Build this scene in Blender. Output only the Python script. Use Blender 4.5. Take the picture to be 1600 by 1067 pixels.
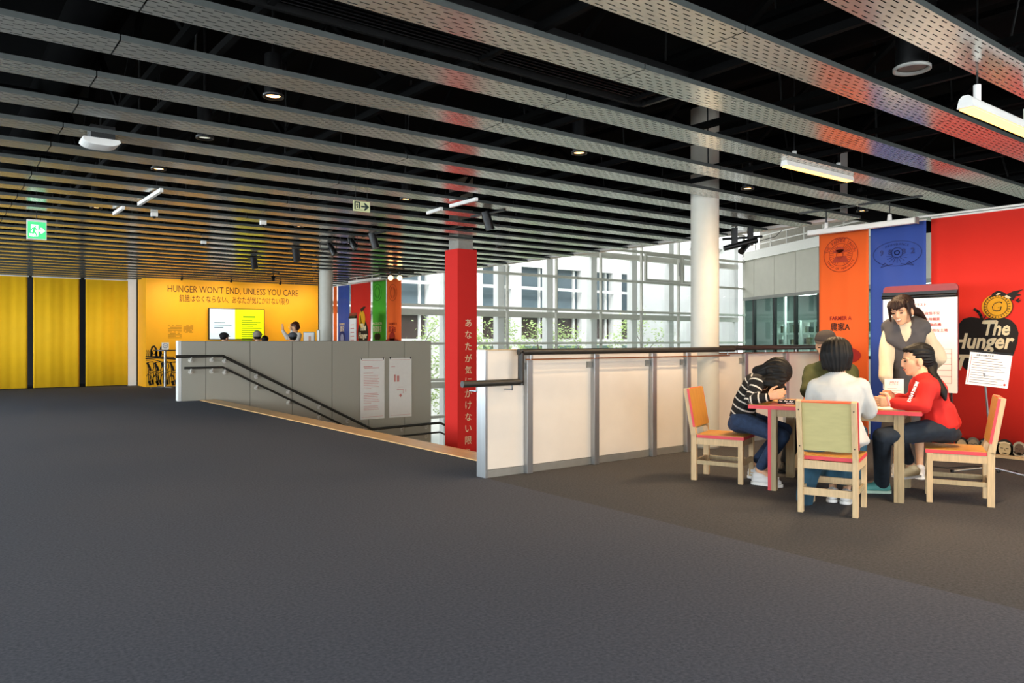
import bpy, bmesh, math, random
from mathutils import Vector as V, Matrix
random.seed(7)
S = bpy.context.scene
for o in list(bpy.data.objects): bpy.data.objects.remove(o)
COL = S.collection
H = 1.3            # eye height
YAW = math.radians(37.5)
sy, cy = math.sin(YAW), math.cos(YAW)
FWD = V((sy, cy, 0)); RGT = V((cy, -sy, 0)); UP = V((0, 0, 1))
FPX = 1200.0; CX = 800.0; HY = 531.0

# ------------------------------------------------------------------ camera, world, sun, exposure
cam = bpy.data.objects.new('camera', bpy.data.cameras.new('camera')); COL.objects.link(cam)
cam.location = (0, 0, H); cam.rotation_euler = (math.pi/2, 0, -YAW)
cam.data.sensor_width = 36; cam.data.lens = 36*FPX/1600; cam.data.clip_end = 300
cam.data.shift_y = -(533.5-HY)/1600
S.camera = cam
S.view_settings.view_transform = 'Standard'; S.view_settings.look = 'None'
S.view_settings.gamma = 1; S.view_settings.exposure = 0.0; S.view_settings.use_curve_mapping = False
w = bpy.data.worlds.new('sky'); S.world = w; w.use_nodes = True
w.node_tree.nodes['Background'].inputs[0].default_value = (0.93, 0.97, 1.0, 1)
w.node_tree.nodes['Background'].inputs[1].default_value = 4.0
def lamp(kind, name, loc, energy, color=(1, 1, 1), target=None, size=.1, sizey=None, spot=None, blend=.5):
    l = bpy.data.lights.new(name, kind); l.energy = energy; l.color = color
    if kind == 'AREA':
        l.size = size
        if sizey: l.shape = 'RECTANGLE'; l.size_y = sizey
    elif kind == 'SUN': l.angle = size
    else: l.shadow_soft_size = size
    if kind == 'SPOT': l.spot_size = math.radians(spot or 60); l.spot_blend = blend
    o = bpy.data.objects.new(name, l); COL.objects.link(o); o.location = loc
    if target is not None:
        o.rotation_euler = (V(target)-V(loc)).to_track_quat('-Z', 'Y').to_euler()
    return o
lamp('SUN', 'sun', (0, 0, 20), 2.2, (1, .96, .88), (14, 30, -22), .01)
# daylight from the windows of the left and back walls
for yy, en in ((1.0, 190), (5.5, 210), (10.0, 250), (14.5, 400), (19.0, 650)):
    lamp('AREA', 'window_daylight', (-5.75, yy, 1.6), en, (.80, .92, 1.0), (0, yy, 1.2), 3.6, 2.2)
for xx in (-3.0, 1.5, 6.0):
    lamp('AREA', 'window_daylight', (xx, -3.75, 1.6), 200, (.90, .95, 1.0), (xx, 2, 1.0), 3.6, 2.2)

# ------------------------------------------------------------------ helpers
def c2w(a, d, z=0.0): return RGT*a + FWD*d + UP*z
def J(px, py, d): return c2w((px-CX)/FPX*d, d, H-(py-HY)/FPX*d)
def onY(px, Y):
    t = (px-CX)/FPX; d = Y/(cy-t*sy); return d*(sy+t*cy), d
def onX(px, X):
    t = (px-CX)/FPX; d = X/(sy+t*cy); return d*(cy-t*sy), d
def zat(py, d): return H-(py-HY)/FPX*d
def onfloor(px, py, z=0.0):
    d = (H-z)*FPX/(py-HY); return c2w((px-CX)/FPX*d, d, z)
def lin(c):
    c = c.lstrip('#'); r = [int(c[i:i+2], 16)/255 for i in (0, 2, 4)]
    return tuple(x/12.92 if x <= .04045 else ((x+.055)/1.055)**2.4 for x in r)

MATS = {}
def pm(name, col, rough=.6, metal=0, var=.08, scale=12, bump=0, bscale=150, stretch=(1, 1, 1), emit=0, spec=.5, coat=0, sheen=0):
    if name in MATS: return MATS[name]
    if isinstance(col, str): col = lin(col)
    m = bpy.data.materials.new(name); m.use_nodes = True; nt = m.node_tree; b = nt.nodes['Principled BSDF']
    tc = nt.nodes.new('ShaderNodeTexCoord'); mp = nt.nodes.new('ShaderNodeMapping'); mp.inputs[3].default_value = stretch
    nt.links.new(tc.outputs['Object'], mp.inputs[0])
    n = nt.nodes.new('ShaderNodeTexNoise'); n.inputs['Scale'].default_value = scale; n.inputs['Detail'].default_value = 5
    nt.links.new(mp.outputs[0], n.inputs['Vector'])
    r = nt.nodes.new('ShaderNodeValToRGB'); r.color_ramp.elements[0].position = .3; r.color_ramp.elements[1].position = .7
    r.color_ramp.elements[0].color = tuple(max(0, c*(1-var)) for c in col)+(1,)
    r.color_ramp.elements[1].color = tuple(min(1, c*(1+var)) for c in col)+(1,)
    nt.links.new(n.outputs['Fac'], r.inputs[0]); nt.links.new(r.outputs[0], b.inputs['Base Color'])
    b.inputs['Roughness'].default_value = rough; b.inputs['Metallic'].default_value = metal
    b.inputs['Specular IOR Level'].default_value = spec; b.inputs['Coat Weight'].default_value = coat
    b.inputs['Sheen Weight'].default_value = sheen
    if bump:
        n2 = nt.nodes.new('ShaderNodeTexNoise'); n2.inputs['Scale'].default_value = bscale; n2.inputs['Detail'].default_value = 3
        nt.links.new(mp.outputs[0], n2.inputs['Vector'])
        bp = nt.nodes.new('ShaderNodeBump'); bp.inputs['Strength'].default_value = bump; bp.inputs['Distance'].default_value = .004
        nt.links.new(n2.outputs['Fac'], bp.inputs['Height']); nt.links.new(bp.outputs[0], b.inputs['Normal'])
    if emit:
        nt.links.new(r.outputs[0], b.inputs['Emission Color']); b.inputs['Emission Strength'].default_value = emit
    MATS[name] = m; return m

def glassmat(name, tint=(1, 1, 1), refl=.08, fr=.3):
    m = bpy.data.materials.new(name); m.use_nodes = True; nt = m.node_tree
    for n in list(nt.nodes): nt.nodes.remove(n)
    out = nt.nodes.new('ShaderNodeOutputMaterial'); mx = nt.nodes.new('ShaderNodeMixShader')
    t = nt.nodes.new('ShaderNodeBsdfTransparent'); g = nt.nodes.new('ShaderNodeBsdfGlossy'); g.inputs['Roughness'].default_value = .02
    t.inputs[0].default_value = tint+(1,)
    lw = nt.nodes.new('ShaderNodeLayerWeight'); lw.inputs[0].default_value = .25
    mm = nt.nodes.new('ShaderNodeMath'); mm.operation = 'MULTIPLY_ADD'; mm.inputs[1].default_value = fr; mm.inputs[2].default_value = refl
    no = nt.nodes.new('ShaderNodeTexNoise'); no.inputs['Scale'].default_value = .6
    bp = nt.nodes.new('ShaderNodeBump'); bp.inputs['Strength'].default_value = .02
    nt.links.new(no.outputs[0], bp.inputs['Height']); nt.links.new(bp.outputs[0], g.inputs['Normal'])
    nt.links.new(lw.outputs['Fresnel'], mm.inputs[0]); nt.links.new(mm.outputs[0], mx.inputs[0])
    nt.links.new(t.outputs[0], mx.inputs[1]); nt.links.new(g.outputs[0], mx.inputs[2]); nt.links.new(mx.outputs[0], out.inputs[0])
    MATS[name] = m; return m

def tag(o, label=None, cat=None, group=None, kind=None):
    if label: o['label'] = label
    if cat: o['category'] = cat
    if group: o['group'] = group
    if kind: o['kind'] = kind
    return o
ROOTM = {}
def root(name, loc, label=None, cat=None, group=None, kind=None, rz=0):
    o = bpy.data.objects.new(name, None); COL.objects.link(o); o.empty_display_size = .1
    o.location = loc; o.rotation_euler = (0, 0, rz)
    ROOTM[o] = Matrix.Translation(V(loc)) @ Matrix.Rotation(rz, 4, 'Z')
    return tag(o, label, cat, group, kind)
def base_of(o):
    while o is not None:
        if o in ROOTM: return ROOTM[o]
        o = o.parent
    return Matrix.Identity(4)
def link(name, me, parent=None, origin=None, bevel=0):
    """link a world-space mesh; children share the root's frame, free meshes get their base as origin"""
    o = bpy.data.objects.new(name, me); COL.objects.link(o)
    if parent is not None:
        me.transform(base_of(parent).inverted()); o.parent = parent
    else:
        if origin is None:
            xs = [v.co for v in me.vertices]
            lo = [min(v[i] for v in xs) for i in range(3)]; hi = [max(v[i] for v in xs) for i in range(3)]
            origin = V(((lo[0]+hi[0])/2, (lo[1]+hi[1])/2, lo[2]))
        me.transform(Matrix.Translation(-V(origin))); o.location = origin
        ROOTM[o] = Matrix.Translation(V(origin))
    if bevel:
        b = o.modifiers.new('bevel', 'BEVEL'); b.width = bevel; b.segments = 2; b.limit_method = 'ANGLE'
    return o

class MB:
    def __init__(s, T=None): s.v = []; s.f = []; s.T = T; s.sm = []; s.mi = []; s.m = 0
    def _a(s, pts, faces, smooth=False):
        n = len(s.v)
        for p in pts: s.v.append(tuple(s.T @ V(p)) if s.T is not None else tuple(p))
        for f in faces: s.f.append(tuple(i+n for i in f)); s.sm.append(smooth); s.mi.append(s.m)
        return s
    def box(s, x0, x1, y0, y1, z0, z1):
        p = [(x, y, z) for z in (z0, z1) for y in (y0, y1) for x in (x0, x1)]
        return s._a(p, [(0, 2, 3, 1), (4, 5, 7, 6), (0, 1, 5, 4), (2, 6, 7, 3), (0, 4, 6, 2), (1, 3, 7, 5)])
    def obox(s, c, ax, ay, az):
        c, ax, ay, az = V(c), V(ax), V(ay), V(az)
        p = [c+ax*i+ay*j+az*k for k in (-1, 1) for j in (-1, 1) for i in (-1, 1)]
        return s._a(p, [(0, 2, 3, 1), (4, 5, 7, 6), (0, 1, 5, 4), (2, 6, 7, 3), (0, 4, 6, 2), (1, 3, 7, 5)])
    def bar(s, a, b, w, h, up=UP):
        a, b = V(a), V(b); d = (b-a); L = d.length; d.normalize()
        sd = d.cross(up)
        if sd.length < .01: sd = d.cross(V((1, 0, 0)))
        sd.normalize(); u = sd.cross(d)
        return s.obox((a+b)/2, d*L/2, sd*w/2, u*h/2)
    def cyl(s, a, b, r0, r1=None, n=16, caps=True):
        a, b = V(a), V(b); r1 = r0 if r1 is None else r1
        d = (b-a).normalized(); x = d.orthogonal().normalized(); y = d.cross(x)
        p = []
        for c, r in ((a, r0), (b, r1)):
            for i in range(n):
                t = 2*math.pi*i/n; p.append(c+x*(r*math.cos(t))+y*(r*math.sin(t)))
        s._a(p, [(i, (i+1) % n, n+(i+1) % n, n+i) for i in range(n)], True)
        if caps: s._a(p[:n], [tuple(range(n-1, -1, -1))]); s._a(p[n:], [tuple(range(n))])
        return s
    def tube(s, pts, r, n=10):
        pts = [V(p) for p in pts]
        if not isinstance(r, (list, tuple)): r = [r]*len(pts)
        rings = []; x = None
        for i, p in enumerate(pts):
            d = (pts[min(i+1, len(pts)-1)]-pts[max(i-1, 0)]).normalized()
            x = d.orthogonal().normalized() if x is None else (x-d*x.dot(d)).normalized()
            y = d.cross(x)
            rings += [p+x*(r[i]*math.cos(2*math.pi*k/n))+y*(r[i]*math.sin(2*math.pi*k/n)) for k in range(n)]
        f = []
        for i in range(len(pts)-1):
            for k in range(n): f.append((i*n+k, i*n+(k+1) % n, (i+1)*n+(k+1) % n, (i+1)*n+k))
        s._a(rings, f, True)
        s._a(rings[:n], [tuple(range(n-1, -1, -1))]); s._a(rings[-n:], [tuple(range(n))])
        return s
    def lathe(s, c, prof, n=24):
        c = V(c); p = []
        for r, z in prof:
            for k in range(n): p.append(c+V((r*math.cos(2*math.pi*k/n), r*math.sin(2*math.pi*k/n), z)))
        f = []
        for i in range(len(prof)-1):
            for k in range(n): f.append((i*n+k, i*n+(k+1) % n, (i+1)*n+(k+1) % n, (i+1)*n+k))
        return s._a(p, f, True)
    def prism(s, fr, pts, t=.004, off=0.0):
        """flat outline in a frame (origin, right, up, normal), extruded t along normal"""
        O, R, U, N = fr; n = len(pts)
        a = [O+R*x+U*y+N*off for x, y in pts]; b = [q+N*t for q in a]
        s._a(a+b, [tuple(range(n, 2*n))]+[(i, (i+1) % n, n+(i+1) % n, n+i) for i in range(n)])
        return s
    def stroke(s, fr, pts, wd, t=.002, off=0.0):
        for i in range(len(pts)-1):
            x0, y0 = pts[i]; x1, y1 = pts[i+1]; L = math.hypot(x1-x0, y1-y0) or 1e-6
            dx, dy = (x1-x0)/L, (y1-y0)/L; nx, ny = -dy*wd/2, dx*wd/2; e = wd*.25
            s.prism(fr, [(x0-dx*e-nx, y0-dy*e-ny), (x1+dx*e-nx, y1+dy*e-ny), (x1+dx*e+nx, y1+dy*e+ny), (x0-dx*e+nx, y0-dy*e+ny)], t, off)
        return s
    def ring(s, fr, c, rx, ry, wd, n=40, t=.002, off=0.0):
        pts = [(c[0]+rx*math.cos(2*math.pi*k/n), c[1]+ry*math.sin(2*math.pi*k/n)) for k in range(n+1)]
        return s.stroke(fr, pts, wd, t, off)
    def disc(s, fr, c, rx, ry, n=32, t=.002, off=0.0):
        return s.prism(fr, [(c[0]+rx*math.cos(2*math.pi*k/n), c[1]+ry*math.sin(2*math.pi*k/n)) for k in range(n)], t, off)
    def mesh(s, name, mats):
        me = bpy.data.meshes.new(name); me.from_pydata(s.v, [], s.f)
        if not isinstance(mats, (list, tuple)): mats = [mats]
        for m in mats: me.materials.append(m)
        me.polygons.foreach_set('use_smooth', s.sm); me.polygons.foreach_set('material_index', s.mi)
        me.update(); return me
    def build(s, name, mats, parent=None, bevel=0, origin=None):
        return link(name, s.mesh(name, mats), parent, origin, bevel)

def text(body, fr, center, mat, parent, width=None, height=None, name='lettering', bold=0, shear=0, spacing=1.0, t=.002, off=.002, sx=1.0):
    c = bpy.data.curves.new('t', 'FONT'); c.body = body; c.size = 1; c.resolution_u = 2; c.offset = bold; c.shear = shear
    c.space_character = spacing; c.extrude = .5
    o = bpy.data.objects.new('t', c); COL.objects.link(o)
    dg = bpy.context.evaluated_depsgraph_get(); me = bpy.data.meshes.new_from_object(o.evaluated_get(dg))
    bpy.data.objects.remove(o); bpy.data.curves.remove(c)
    xs = [v.co.x for v in me.vertices]; ys = [v.co.y for v in me.vertices]
    if not xs: return None
    x0, x1, y0, y1 = min(xs), max(xs), min(ys), max(ys)
    if height and width: kx = width/(x1-x0); ky = height/(y1-y0)
    elif width: kx = ky = width/(x1-x0)
    else: ky = height/(y1-y0); kx = ky*sx
    O, R, U, N = fr
    for v in me.vertices:
        x = (v.co.x-(x0+x1)/2)*kx+center[0]; y = (v.co.y-(y0+y1)/2)*ky+center[1]; z = (v.co.z+.5)*t+off
        v.co = O+R*x+U*y+N*z
    me.materials.clear(); me.materials.append(mat)
    for p in me.polygons: p.material_index = 0; p.use_smooth = False
    return link(name, me, parent)

# frames of vertical planes:  fY: plane Y=const seen from -Y, fX: plane X=const seen from -X
def fY(Y): return (V((0, Y, 0)), V((1, 0, 0)), UP, V((0, -1, 0)))
def fX(X): return (V((X, 0, 0)), V((0, -1, 0)), UP, V((-1, 0, 0)))
def pY(px, py, Y): X, d = onY(px, Y); return (X, zat(py, d))
def pX(px, py, X): Yv, d = onX(px, X); return (-Yv, zat(py, d))

# ------------------------------------------------------------------ materials
M_carpet = pm('carpet', '#50525a', .95, var=.25, scale=60, bump=.6, bscale=420, spec=.15)
M_carpet2 = pm('carpet_warm', '#4b4a4b', .95, var=.25, scale=60, bump=.6, bscale=420, spec=.15)
M_black = pm('black_paint', '#050505', .9, var=.3, spec=.1)
M_blackmetal = pm('black_metal', '#141414', .4, metal=.3, var=.2)
M_white = pm('white_paint', '#e9e7e1', .45, var=.02)
M_panel = pm('white_panel', '#dcd3c6', .5, var=.03, scale=4)
M_silver = pm('brushed_steel', '#a9abac', .35, metal=.85, var=.08, scale=30, stretch=(1, 1, .05))
M_greysteel = pm('grey_sill', '#8d8c86', .5, metal=.4, var=.06)
M_gpanel = pm('grey_felt_panel', '#b2ad9e', .9, var=.06, scale=300, bump=.2, bscale=300)
M_yellow = pm('yellow_paint', '#f5ad0c', .6, var=.02, scale=3)
M_ycloth = pm('yellow_cloth', '#fac00a', .8, var=.03, scale=3, bump=.1)
M_redcloth = pm('red_cloth', '#dd2118', .8, var=.03, scale=200, bump=.1, bscale=500)
M_redb = pm('red_banner_cloth', '#e82c1c', .8, var=.02, scale=200, bump=.08, bscale=500)
M_orange = pm('orange_banner_cloth', '#ff6a24', .8, var=.02, scale=200)
M_blue = pm('blue_banner_cloth', '#3a56ac', .8, var=.02, scale=200)
M_green = pm('green_banner_cloth', '#4fb52c', .8, var=.02, scale=200)
M_ink = pm('black_print', '#17110c', .7, var=.05)
M_brown = pm('brown_print', '#5a3005', .7, var=.05)
M_cream = pm('cream_print', '#f1dfb4', .7, var=.03)
M_dorange = pm('dark_orange_print', '#a83008', .7, var=.05)
M_dred = pm('dark_red_print', '#a91c12', .7, var=.05)
M_dblue = pm('dark_blue_print', '#1c2e70', .7, var=.05)
M_dgreen = pm('dark_green_print', '#1d5c14', .7, var=.05)
M_coin = pm('yellow_print', '#e8a712', .7, var=.05)
M_wood = pm('pale_wood', '#c9ab80', .55, var=.12, scale=9, stretch=(8, 8, .8))
M_woodf = pm('blond_floor_wood', '#dbae76', .35, var=.12, scale=6, stretch=(6, .5, 6))
M_ply = pm('raw_plywood', '#b9ad76', .6, var=.07, scale=8, stretch=(1, 1, 4))
M_ochre = pm('ochre_stain', '#c48a34', .5, var=.1, scale=8, stretch=(5, 1, 1))
M_pink = pm('red_edge_paint', '#d8404a', .5, var=.04)
M_gwood = pm('greyed_wood', '#a8946f', .6, var=.12, scale=9, stretch=(8, 8, .8))
M_rail = pm('dark_handrail', '#26241f', .45, var=.1)
M_copper = pm('copper_strip', '#8b5a3a', .4, metal=.6, var=.1)
M_col = pm('column_paint', '#c6c3b6', .5, var=.02)
M_paper = pm('paper', '#f8f3ec', .7, var=.02)
M_pinkprint = pm('pink_print', '#dd8a80', .7, var=.1)
M_redprint = pm('red_print', '#c8392b', .7, var=.1)
M_skin = pm('skin', '#dba781', .5, var=.06, scale=30)
M_hair = pm('black_hair', '#0b0806', .6, spec=.3, var=.4, scale=60, bump=.5, bscale=90, stretch=(1, 1, .15))
M_hairb = pm('brown_hair', '#26130b', .6, spec=.3, var=.4, scale=60, bump=.5, bscale=90, stretch=(1, 1, .15))
M_jeans = pm('blue_denim', '#1f3350', .85, var=.25, scale=25, bump=.2, bscale=300)
M_jeansd = pm('dark_denim', '#15202b', .85, var=.3, scale=25, bump=.2, bscale=300)
M_shoe = pm('white_trainer', '#dcdbd8', .6, var=.04)
M_fframe = pm('facade_backlit_frame', '#cbc9bf', .5, var=.03)  # white frame darkened in colour to look backlit
M_outw = pm('render_white', '#e4e6e4', .8, var=.03, scale=2)
M_glass = glassmat('facade_glass', (1, 1, 1), .01, .15)
M_gglass = glassmat('green_glass', (.74, .84, .81), .01, .06)

def slatmat():
    """brushed zinc sheet with staggered slots punched through it"""
    m = bpy.data.materials.new('perforated_zinc'); m.use_nodes = True; nt = m.node_tree; b = nt.nodes['Principled BSDF']
    N = nt.nodes.new; L = nt.links.new
    def math_(op, a, bb=None, cc=None):
        n = N('ShaderNodeMath'); n.operation = op
        for i, q in enumerate((a, bb, cc)):
            if q is None: continue
            if isinstance(q, (int, float)): n.inputs[i].default_value = q
            else: L(q, n.inputs[i])
        return n.outputs[0]
    tc = N('ShaderNodeTexCoord'); sp = N('ShaderNodeSeparateXYZ'); L(tc.outputs['Object'], sp.inputs[0])
    x, y = sp.outputs[0], sp.outputs[1]
    row = math_('FLOOR', math_('MULTIPLY', y, 1/.038))
    fy = math_('FRACT', math_('MULTIPLY', y, 1/.038))
    xs = math_('ADD', x, math_('MULTIPLY', math_('MODULO', math_('ABSOLUTE', row), 2.0), .05))
    fx = math_('FRACT', math_('ADD', math_('MULTIPLY', xs, 1/.10), 100))
    slot = math_('MULTIPLY', math_('LESS_THAN', fx, .55), math_('MULTIPLY', math_('GREATER_THAN', fy, .40), math_('LESS_THAN', fy, .60)))
    edge = math_('LESS_THAN', math_('ABSOLUTE', math_('SUBTRACT', y, .133)), .118)
    slot = math_('MULTIPLY', slot, edge)
    no = N('ShaderNodeTexNoise'); no.inputs['Scale'].default_value = 6; no.inputs['Detail'].default_value = 6
    mp = N('ShaderNodeMapping'); mp.inputs[3].default_value = (.4, 6, 1); L(tc.outputs['Object'], mp.inputs[0]); L(mp.outputs[0], no.inputs['Vector'])
    r = N('ShaderNodeValToRGB'); r.color_ramp.elements[0].color = (.50, .51, .45, 1); r.color_ramp.elements[1].color = (.66, .66, .58, 1)
    L(no.outputs['Fac'], r.inputs[0]); L(r.outputs[0], b.inputs['Base Color'])
    b.inputs['Metallic'].default_value = .62; b.inputs['Roughness'].default_value = .2; b.inputs['Specular IOR Level'].default_value = .8
    b.inputs['Anisotropic'].default_value = 0
    tr = N('ShaderNodeBsdfTransparent'); mx = N('ShaderNodeMixShader'); L(slot, mx.inputs[0]); L(b.outputs[0], mx.inputs[1]); L(tr.outputs[0], mx.inputs[2])
    L(mx.outputs[0], nt.nodes['Material Output'].inputs[0])
    return m
M_slat = slatmat()
M_slatside = pm('zinc_shaded_side', '#434846', .6, metal=.4, var=.1, scale=20)  # slat sides darkened in colour to look shaded beside the soffit

# ================================================================== STRUCTURE
XE = 10.4          # edge of this storey towards the atrium
WX0, WX1, WY0, WY1 = 4.72, XE, 5.98, 17.2   # stair well
fl = root('floor', (0, 0, 0), kind='structure')
SEAM = 4.2
MB().box(-6, SEAM, -4, 26, -.3, 0).build('carpet_sheet', M_carpet, fl)
m = MB().box(SEAM+.003, XE, -4, WY0, -.3, -.0015); m.build('carpet_sheet', M_carpet2, fl)
m = MB().box(SEAM+.003, XE, WY1+.12, 26, -.3, -.0015); m.box(SEAM+.003, WX0, WY0, WY1+.12, -.3, -.0015); m.build('carpet_sheet', M_carpet, fl)
gf = MB().box(-6, 34, -8, 60, -4.2, -4.0).build('floor', pm('ground_paving', '#9aa09a', .7, var=.1, scale=3), None); tag(gf, kind='structure')
# stair: wooden top tread, steps, landing
st = root('stairs', (WX0, WY0, 0), kind='structure')
MB().box(WX0, WX0+.34, WY0, WY1, -.14, .012).build('top_tread', M_woodf, st, bevel=.006)
for i in range(12):
    x = WX0+.34+.285*i; z = -.155*(i+1)
    MB().box(x, x+.32, WY0, WY1, z-.155, z).build('step', M_woodf, st)
MB().box(WX0+.34+.285*12, XE+2.2, WY0, WY1, -2.17, -2.015).build('landing', M_woodf, st)

# grey panelled wall beside the stairs
GY = 17.2
gw = root('wall_stair', (7, GY, -4), kind='structure')
gx = [onY(p, GY)[0] for p in (283.5, 321.6, 391, 456.5, 519, 576, 632, 674)]
GT = 1.275
for i in range(7):
    MB().box(gx[i]+.006, gx[i+1]-.006, GY, GY+.06, -3.95, GT-.012).build('panel', M_gpanel, gw, bevel=.003)
MB().box(gx[0]-.02, gx[-1], GY+.02, GY+.16, -4, GT-.02).build('core', pm('joint_dark', '#4a4943', .8), gw)
MB().box(gx[0]-.02, gx[-1]+.02, GY-.002, GY+.17, GT-.012, GT).build('cap_strip', M_greysteel, gw)
MB().box(gx[0]-.07, gx[0]-.0, GY-.002, GY+.17, -.0, GT+.005).build('end_post', M_white, gw, bevel=.004)

# ceiling: black plenum and perforated slats
ce = root('ceiling', (0, 0, 3), kind='structure')
MB().box(-6, XE, -4, 26, 4.1, 4.3).build('deck', M_black, ce)
MB().box(XE-.0, XE+.2, 5.85, 26, 3.02, 4.5).build('edge_beam', M_white, ce)
MB().box(XE-.06, XE-.002, 5.85, 26, 3.06, 4.1).build('upstand', M_black, ce)
MB().box(XE, 12.6, -4, 5.85, 4.1, 4.3).build('deck', M_black, ce)
MB().box(12.5, 12.6, -4, 5.85, 2.99, 4.1).box(XE+.2, 12.5, 5.75, 5.85, 3.05, 4.1).build('upstand', M_black, ce)
PIT = .745; Y0 = 5.08-.27; SW = .27
joints = [-4.53, -1.82, .89, 3.6, 6.31, 9.02, XE+.02]
protos = {}
for k in range(-7, 28):
    y = Y0+PIT*k
    for i in range(6):
        x0, x1 = joints[i]+.004, joints[i+1]-.004
        key = round(x1-x0, 3)
        if key not in protos:
            mb = MB(); mb.m = 0; t = .0
            L_ = x1-x0
            mb._a([(0, 0, 0), (L_, 0, 0), (L_, SW, 0), (0, SW, 0)], [(0, 3, 2, 1)])
            mb.m = 1
            mb.box(0, L_, -.001, .002, 0.0005, .034); mb.box(0, L_, SW-.002, SW+.001, 0.0005, .034)
            mb.box(0, L_, .002, .02, .032, .034); mb.box(0, L_, SW-.02, SW-.002, .032, .034)
            protos[key] = mb.mesh('slat', [M_slat, M_slatside])
        o = bpy.data.objects.new('slat', protos[key]); COL.objects.link(o); o.parent = ce; o.location = (x0, y, 0)
    if y < 5.5:
        o = bpy.data.objects.new('slat', protos[round(2.71-.008, 3)]); COL.objects.link(o); o.parent = ce; o.location = (XE+.024, y, 0); o.scale = (.76, 1, 1)
# plenum clutter: carriers, hanger rods, ducts, pipes
mb = MB()
for x in [-4+1.36*i for i in range(11)]:
    mb.box(x, x+.04, -3.5, 25.5, 3.07, 3.12)
mb.build('carrier_rail', pm('dark_galvanised', '#0a0a0a', .8, spec=.1), ce)
mb = MB()
for x in [-4+1.36*i for i in range(11)]:
    for j in range(16): mb.cyl((x+.02, -2+1.8*j+random.random()*.4, 3.1), (x+.02, -2+1.8*j+random.random()*.3, 4.1), .008, n=6)
tag(mb.build('hanger_rod', pm('rod_steel', '#1c1c1b', .5, metal=.5), ce), kind='stuff')
for (x, y, r, a, b) in ((1.0, 0, .17, -4, 26), (5.6, 0, .22, -4, 26), (8.6, 0, .15, -4, 26)):
    MB().cyl((x, a, 3.75), (x, b, 3.75), r, n=20).build('duct', pm('dark_duct', '#060606', .9, spec=.05), ce)
for i, (y, z) in enumerate(((3.0, 3.3), (6.9, 3.45), (9.6, 3.35), (13, 3.4), (2.2, 3.6), (8.3, 3.6), (11.4, 3.3))):
    MB().cyl((-5, y, z), (XE-.3, y+.3, z), .025+.01*(i % 3), n=10).build('pipe', pm('dark_pipe', '#0a0a0a', .8, spec=.1), ce)
for i in range(9):
    x = -1.5+1.4*i; mb = MB()
    for sgn in (-1, 1):
        for j in range(12):
            y = 1.0+2.0*j
            mb.bar((x, y, 3.2), (x, y+1.0, 3.95), .05, .03); mb.bar((x, y+1.0, 3.95), (x, y+2.0, 3.2), .05, .03)
        break
    mb.bar((x, 0, 3.2), (x, 25, 3.2), .06, .05); mb.bar((x, 0, 3.95), (x, 25, 3.95), .06, .05)
    mb.build('truss', pm('dark_truss', '#0b0b0a', .9, spec=.05), ce)

# black linear air grille between two slats
ag = root('air_grille', (2.3, 3.65, 3.04), 'long black linear louvred air grille between the large upper ceiling slats', 'air grille')
mb = MB(); mb.box(-.8, 4.33, 3.44, 3.47, 3.06, 3.14); mb.box(-.8, 4.33, 4.0, 4.03, 3.06, 3.14); mb.box(4.30, 4.33, 3.44, 4.03, 3.06, 3.14)
mb.build('frame', M_blackmetal, ag)
for i in range(12):
    y = 3.50+.043*i
    MB().obox((1.75, y, 3.10), (2.54, 0, 0), (0, .016, .012), (0, -.0015, .002)).build('louvre', M_blackmetal, ag)
# side walls of the room (windows toward the light)
def window_wall(name, ax, pos, lo, hi, openings, z0=.5, z1=2.7):
    r = root(name, (pos, 0, 0) if ax == 'x' else (0, pos, 0), kind='structure')
    def bx(a, b, c, d, t0=0, t1=.2):
        mb = MB()
        if ax == 'x': mb.box(pos-t1, pos-t0, a, b, c, d)
        else: mb.box(a, b, pos-t1, pos-t0, c, d)
        return mb
    bx(lo, hi, 0, z0).build('sill_wall', M_white, r); bx(lo, hi, z1, 4.1).build('upper_wall', M_white, r)
    e = [lo]+[q for o_ in openings for q in o_]+[hi]
    for i in range(0, len(e), 2): bx(e[i], e[i+1], z0, z1).build('pier', M_white, r)
    for a, b in openings: bx(a, b, z0, z1, .09, .1).build('pane', M_glass, r)
window_wall('wall_left', 'x', -6, -4, 26, [(y-1.8, y+1.8) for y in (1, 5.5, 10, 14.5, 19)])
window_wall('wall_back', 'y', -4, -6, XE, [(x-1.8, x+1.8) for x in (-3, 1.5, 6)])
# right side wall near the camera, behind the banners
# far wall
fw = root('wall_far', (0, 26, 0), kind='structure')
MB().box(-6, XE, 26, 26.2, 0, 4.1).build('wall_face', pm('dark_far_wall', '#2e2f33', .8), fw)
YW = 22.9
yx0 = onY(228, YW)[0]; yx1 = onY(497, YW)[0]
yw = root('wall_yellow', (yx0, YW, 0), kind='structure')
MB().box(yx0, yx1+.25, YW, YW+1.0, 0, 3.12).build('wall_face', M_yellow, yw)
MB().box(yx1+.0, yx1+.25, YW-.06, YW-.002, 0, 3.0).build('edge_post', pm('dark_post', '#3b3733', .7), yw)
x201 = onY(200, 24)[0]
MB().box(x201, yx0-.02, 23.98, 24.2, 0, 3.12).build('wall_side', M_white, root('wall_side', (x201, 24, 0), kind='structure'))

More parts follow.
